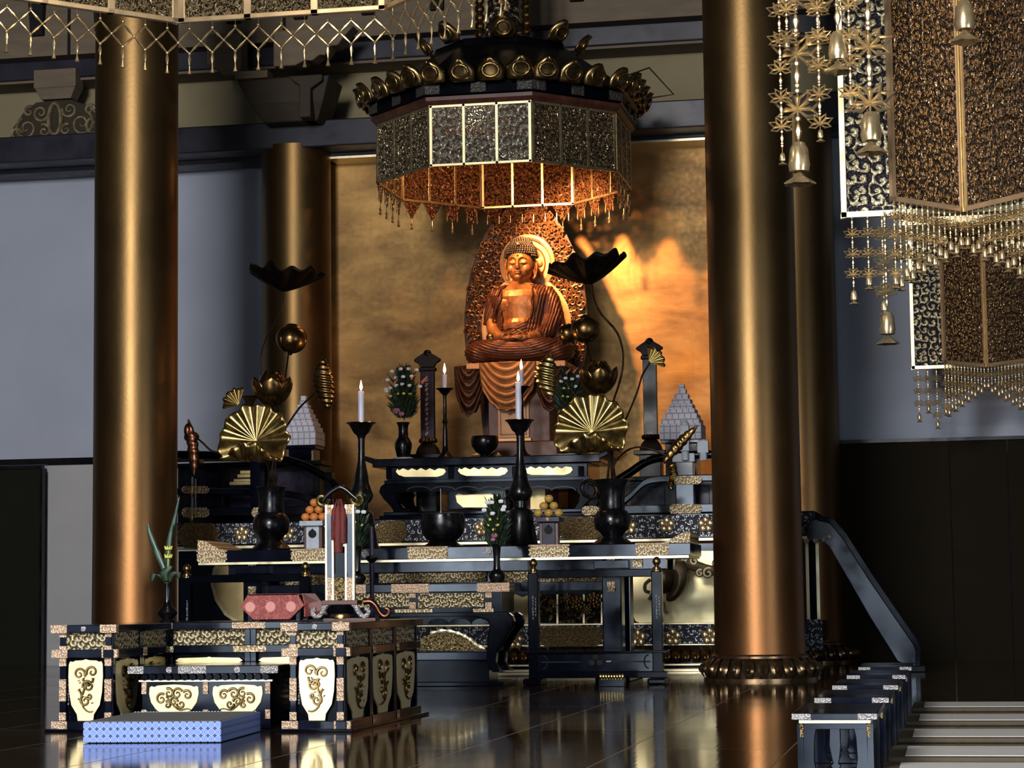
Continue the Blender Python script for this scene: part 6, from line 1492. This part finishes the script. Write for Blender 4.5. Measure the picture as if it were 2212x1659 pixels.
# ---- large canopy at the upper left, seen from inside its far rim
A_, B2 = P(385, 47, 18.5), P(835, 26, 18.5); zb = (A_.z + B2.z) / 2; side = B2.x - A_.x; ap2 = side / 2 / math.tan(pi / 8); cx2, cy2 = (A_.x + B2.x) / 2, 18.5 - ap2
t = thing('gilt_canopy', 'large gilt openwork canopy with diamond bead net, hanging over the platform at upper left', 'canopy', (cx2, cy2, zb))
net = B(); n = 9; dx = side / n; h1, h2, h3 = .10, .235, .37
def bead(o, p, q, r=.009):
    r = r * 1.5
    p, q = Vector(p), Vector(q); o.tube([p, p + (q - p) * .1, p + (q - p) * .5, p + (q - p) * .9, q], [r * .35, r * .5, r, r * .5, r * .35], 6)
for k in range(n):
    x = -side / 2 + dx * (k + .5)
    net.ell((x, 0, -.055), .016, 8, 6); net.tube([(x, 0, 0), (x, 0, -.05)], .003, 4)
    T_, Lp, Rp, Bm = (x, 0, -.07), (x - dx / 2, 0, -.175), (x + dx / 2, 0, -.175), (x, 0, -.28)
    bead(net, T_, Lp); bead(net, T_, Rp); bead(net, Lp, Bm); bead(net, Rp, Bm)
    net.ell(Rp, .016, 8, 6); net.ell(Bm, .017, 8, 6)
    bead(net, (x, 0, -.29), (x, 0, -.385), .011); net.ell((x, 0, -.39), .008, 6, 4); net.tube([(x, 0, -.395), (x, 0, -.43), (x, 0, -.465)], [.005, .011, .021], 8)
net.ell((-side / 2, 0, -.175), .011, 8, 6)
nproto = fproto = None
for i in range(8):
    a = pi / 2 + i * pi / 4; T = Matrix.Rotation(a - pi / 2, 4, 'Z') @ Matrix.Translation((0, ap2, 0))
    if fproto is None:
        o = B(); o.bx(-side / 2, side / 2, -.03, .03, 0, .045)
        for k in range(4):
            x = -side / 2 + (side - .07) * k / 3; o.bx(x, x + .07, -.03, .03, 0, .9)
        o.bx(-side / 2, side / 2, -.03, .03, .86, .9)
        f = fproto = o.build('rim_frame', MAT['framec'], t, bev=.006)
        for k in range(3):
            x = -side / 2 + .07 + (side - .07) * k / 3; B().bx(x, x + (side - .07) / 3 - .07, -.008, .008, .045, .86).build('openwork_panel', MAT['netpan'], f)
        nproto = net.build('bead_net', MAT['gilt'], t, True)
        f.matrix_local = T; nproto.matrix_local = T
    else:
        f = copy_tree(fproto, t); f.matrix_local = T; q = copy_tree(nproto, t); q.matrix_local = T
R2 = side / 2 / sin(pi / 8)
B().loft([octa(R2, .9), octa(R2 * 1.02, .98), octa(R2 * .5, 1.25), octa(.15, 1.4)]).build('canopy_roof', MAT['lacm'], t)
B().tube([(0, 0, 1.38), (0, 0, 12.95 - zb)], .06, 8).build('hanging_rod', MAT['lotus'], t, True)

# ---- openwork banners at the right
def strand(T, L, s=1.0, bell=1.0, seed=0, mat='gilt', lily=True):
    """beaded strand of length L ending in a little bell; T places its top"""
    rd = random.Random(seed); b = B(1.0, T); z = 0.0; k = 0
    b.tube([(0, 0, 0), (0, 0, -L)], .003 * s, 4)
    while z < L - .03 * s:
        m_ = k % 5
        if m_ in (0, 2, 3): b.ell((0, 0, -z), .010 * s, 6, 4); z += .017 * s
        elif m_ == 1: bead(b, (0, 0, -z), (0, 0, -z - .05 * s), .008 * s); z += .055 * s
        else:
            if lily:
                for sg in (-1, 1):
                    for a_, l_ in ((.5, .075), (1.15, .085), (1.9, .07)):
                        d = Vector((sg * sin(a_), 0, cos(a_) * .9)); n_ = Vector((-d.z, 0, d.x)); c_ = Vector((0, 0, -z - .045 * s))
                        l2 = l_ * s
                        b.tube([c_, c_ + d * l2 * .5 + n_ * l2 * .22, c_ + d * l2, c_ + d * l2 * .5 - n_ * l2 * .22], .0065 * s, 4, closed=True)
            else: b.ell((0, 0, -z - .02 * s), (.016 * s, .006 * s, .016 * s), 8, 5)
            z += (.075 if lily else .04) * s
        k += 1
    h = .075 * bell
    b.lathe([(.004 * bell, 0), (.015 * bell, -.004 * bell), (.018 * bell, -.012 * bell), (.022 * bell, -.018 * bell), (.024 * bell, -.04 * bell), (.0265 * bell, -.06 * bell), (.023 * bell, -h), (.016 * bell, -h), (.004, -.05 * bell)], (0, 0, -L), 16)
    b.lathe([(.004 * bell, -h - .0), (.012 * bell, -h - .012 * bell), (.034 * bell, -h - .028 * bell), (.036 * bell, -h - .032 * bell), (.01 * bell, -h - .02 * bell)], (0, 0, -L), 14, fl=7, fa=.14)
    return b
def banner(px, py, Y, label, big=True):
    p = P(px, py, Y); t = thing('openwork_banner', label, 'hanging banner', p, 0, 'gilt openwork banners at the right')
    Wf, Hf, wx, wy = 1.02, 3.4, .58, .70
    if not big: Hf = 1.9
    def frame_panel(T, w0, w1, fmat, pmat, fr=.045, nm='panel'):
        o = B(); o.bx(w0, w1, -.02, .02, 0, fr); o.bx(w0, w1, -.02, .02, Hf - fr, Hf); o.bx(w0, w0 + fr, -.02, .02, 0, Hf); o.bx(w1 - fr, w1, -.02, .02, 0, Hf)
        f = o.build('panel_frame', MAT[fmat], t, bev=.004); f.matrix_local = T
        B().bx(w0 + fr, w1 - fr, -.008, .008, fr, Hf - fr).build('openwork_panel', MAT[pmat], f)
        return f
    frame_panel(Matrix.Translation((0, .02, 0)), -Wf, Wf, 'brassc', 'bannerb', .052)
    for s in (-1, 1):
        L = sqrt(wx * wx + wy * wy); ang = atan2(-wy, s * wx)
        if s > 0: T = Matrix.Rotation(ang, 4, 'Z'); f = frame_panel(T, .02, L, 'frame', 'banner')
        else: T = Matrix.Rotation(ang + pi, 4, 'Z'); f = frame_panel(T, -L, -.02, 'frame', 'banner')
    B().tube([(0, -.02, 0), (0, -.02, Hf)], .025, 8).build('centre_rod', MAT['brass'], t, True)
    B().loft([[(-Wf - .1, -.85, Hf), (Wf + .1, -.85, Hf), (Wf + .1, .3, Hf), (-Wf - .1, .3, Hf)], [(-Wf - .1, -.85, Hf + .1), (Wf + .1, -.85, Hf + .1), (Wf + .1, .3, Hf + .1), (-Wf - .1, .3, Hf + .1)], [(-.3, -.3, Hf + .5), (.3, -.3, Hf + .5), (.3, .1, Hf + .5), (-.3, .1, Hf + .5)]]).build('banner_cap', MAT['giltd'], t)
    B().tube([(0, -.1, Hf + .45), (0, -.1, 12.95 - p.z)], .03, 8).build('hanging_rod', MAT['lotus'], t, True)
    k = 0
    for s in (-1, 1):                                   # tassels along both wings: longest at the outer ends, shortest in the fold
        for j in range(13):
            q = (j + .6) / 13; x, y = s * wx * q * 1.0, -wy * q
            L = .20 + .42 * q ** 1.2 + (.05 if j % 2 else 0)
            strand(Matrix.Translation((x, y, 0)), L, .85, 1.0, k, lily=(j % 2 == 0)).build('tassel_strand', MAT['gilt'], t, True); k += 1
            if j > 2:
                strand(Matrix.Translation((x * .98, y + .06, 0)), L * .62, .7, .9, k, lily=True).build('tassel_strand', MAT['giltd'], t, True); k += 1
        for x, L in ((.93, .62), (.80, .5), (.68, .72)):
            strand(Matrix.Translation((s * x, .02, 0)), L, .95, 1.1, k, lily=True).build('tassel_strand', MAT['gilt'], t, True); k += 1
    if big:
        # long strands from the upper corners
        for px_, yb, bl, L0, dz in ((1725, 305, 3.3, 2.2, 1), (1810, 66, 3.2, 1.6, 1), (1880, 240, 3.2, 2.0, 1), (2082, 0, 3.2, 1.2, 1), (1690, 330, .9, 1.4, 0), (1770, 190, 1.0, 1.0, 0), (1772, 280, .9, 1.2, 0), (1838, 210, .9, 1.2, 0), (1700, 85, .9, .9, 0), (1770, 90, .9, .9, 0)):
            pp = P(px_, yb, Y - 1.1 - .05 * (px_ % 3)); L = p.z + Hf - pp.z - .05
            strand(Matrix.Translation(pp + Vector((0, 0, L)) - p), L, 2.5 if bl > 1.5 else 1.3, bl, k, lily=True).build('long_strand', MAT['gilt'], t, True); k += 1
        a, c = P(1670, 0, Y - 1.1), P(2260, 0, Y - 1.1)
        B().bx(a.x - p.x, c.x - p.x, -1.3, -1.0, Hf - .08, Hf).build('top_rail', MAT['giltd'], t)
        pp = P(1915, 690, Y - .3); L = p.z - pp.z + .02
        strand(Matrix.Translation((pp.x - p.x, -.05, 0.02)), L - .1, 1.3, 2.6, 77, lily=True).build('long_strand', MAT['giltd'], t, True)
    return t
banner(2082, 459, 18.8, 'large gilt openwork banner with folded copper wings, hanging at the upper right')
banner(2130, 793, 31.4, 'gilt openwork banner hanging farther back, seen below the large one', False)
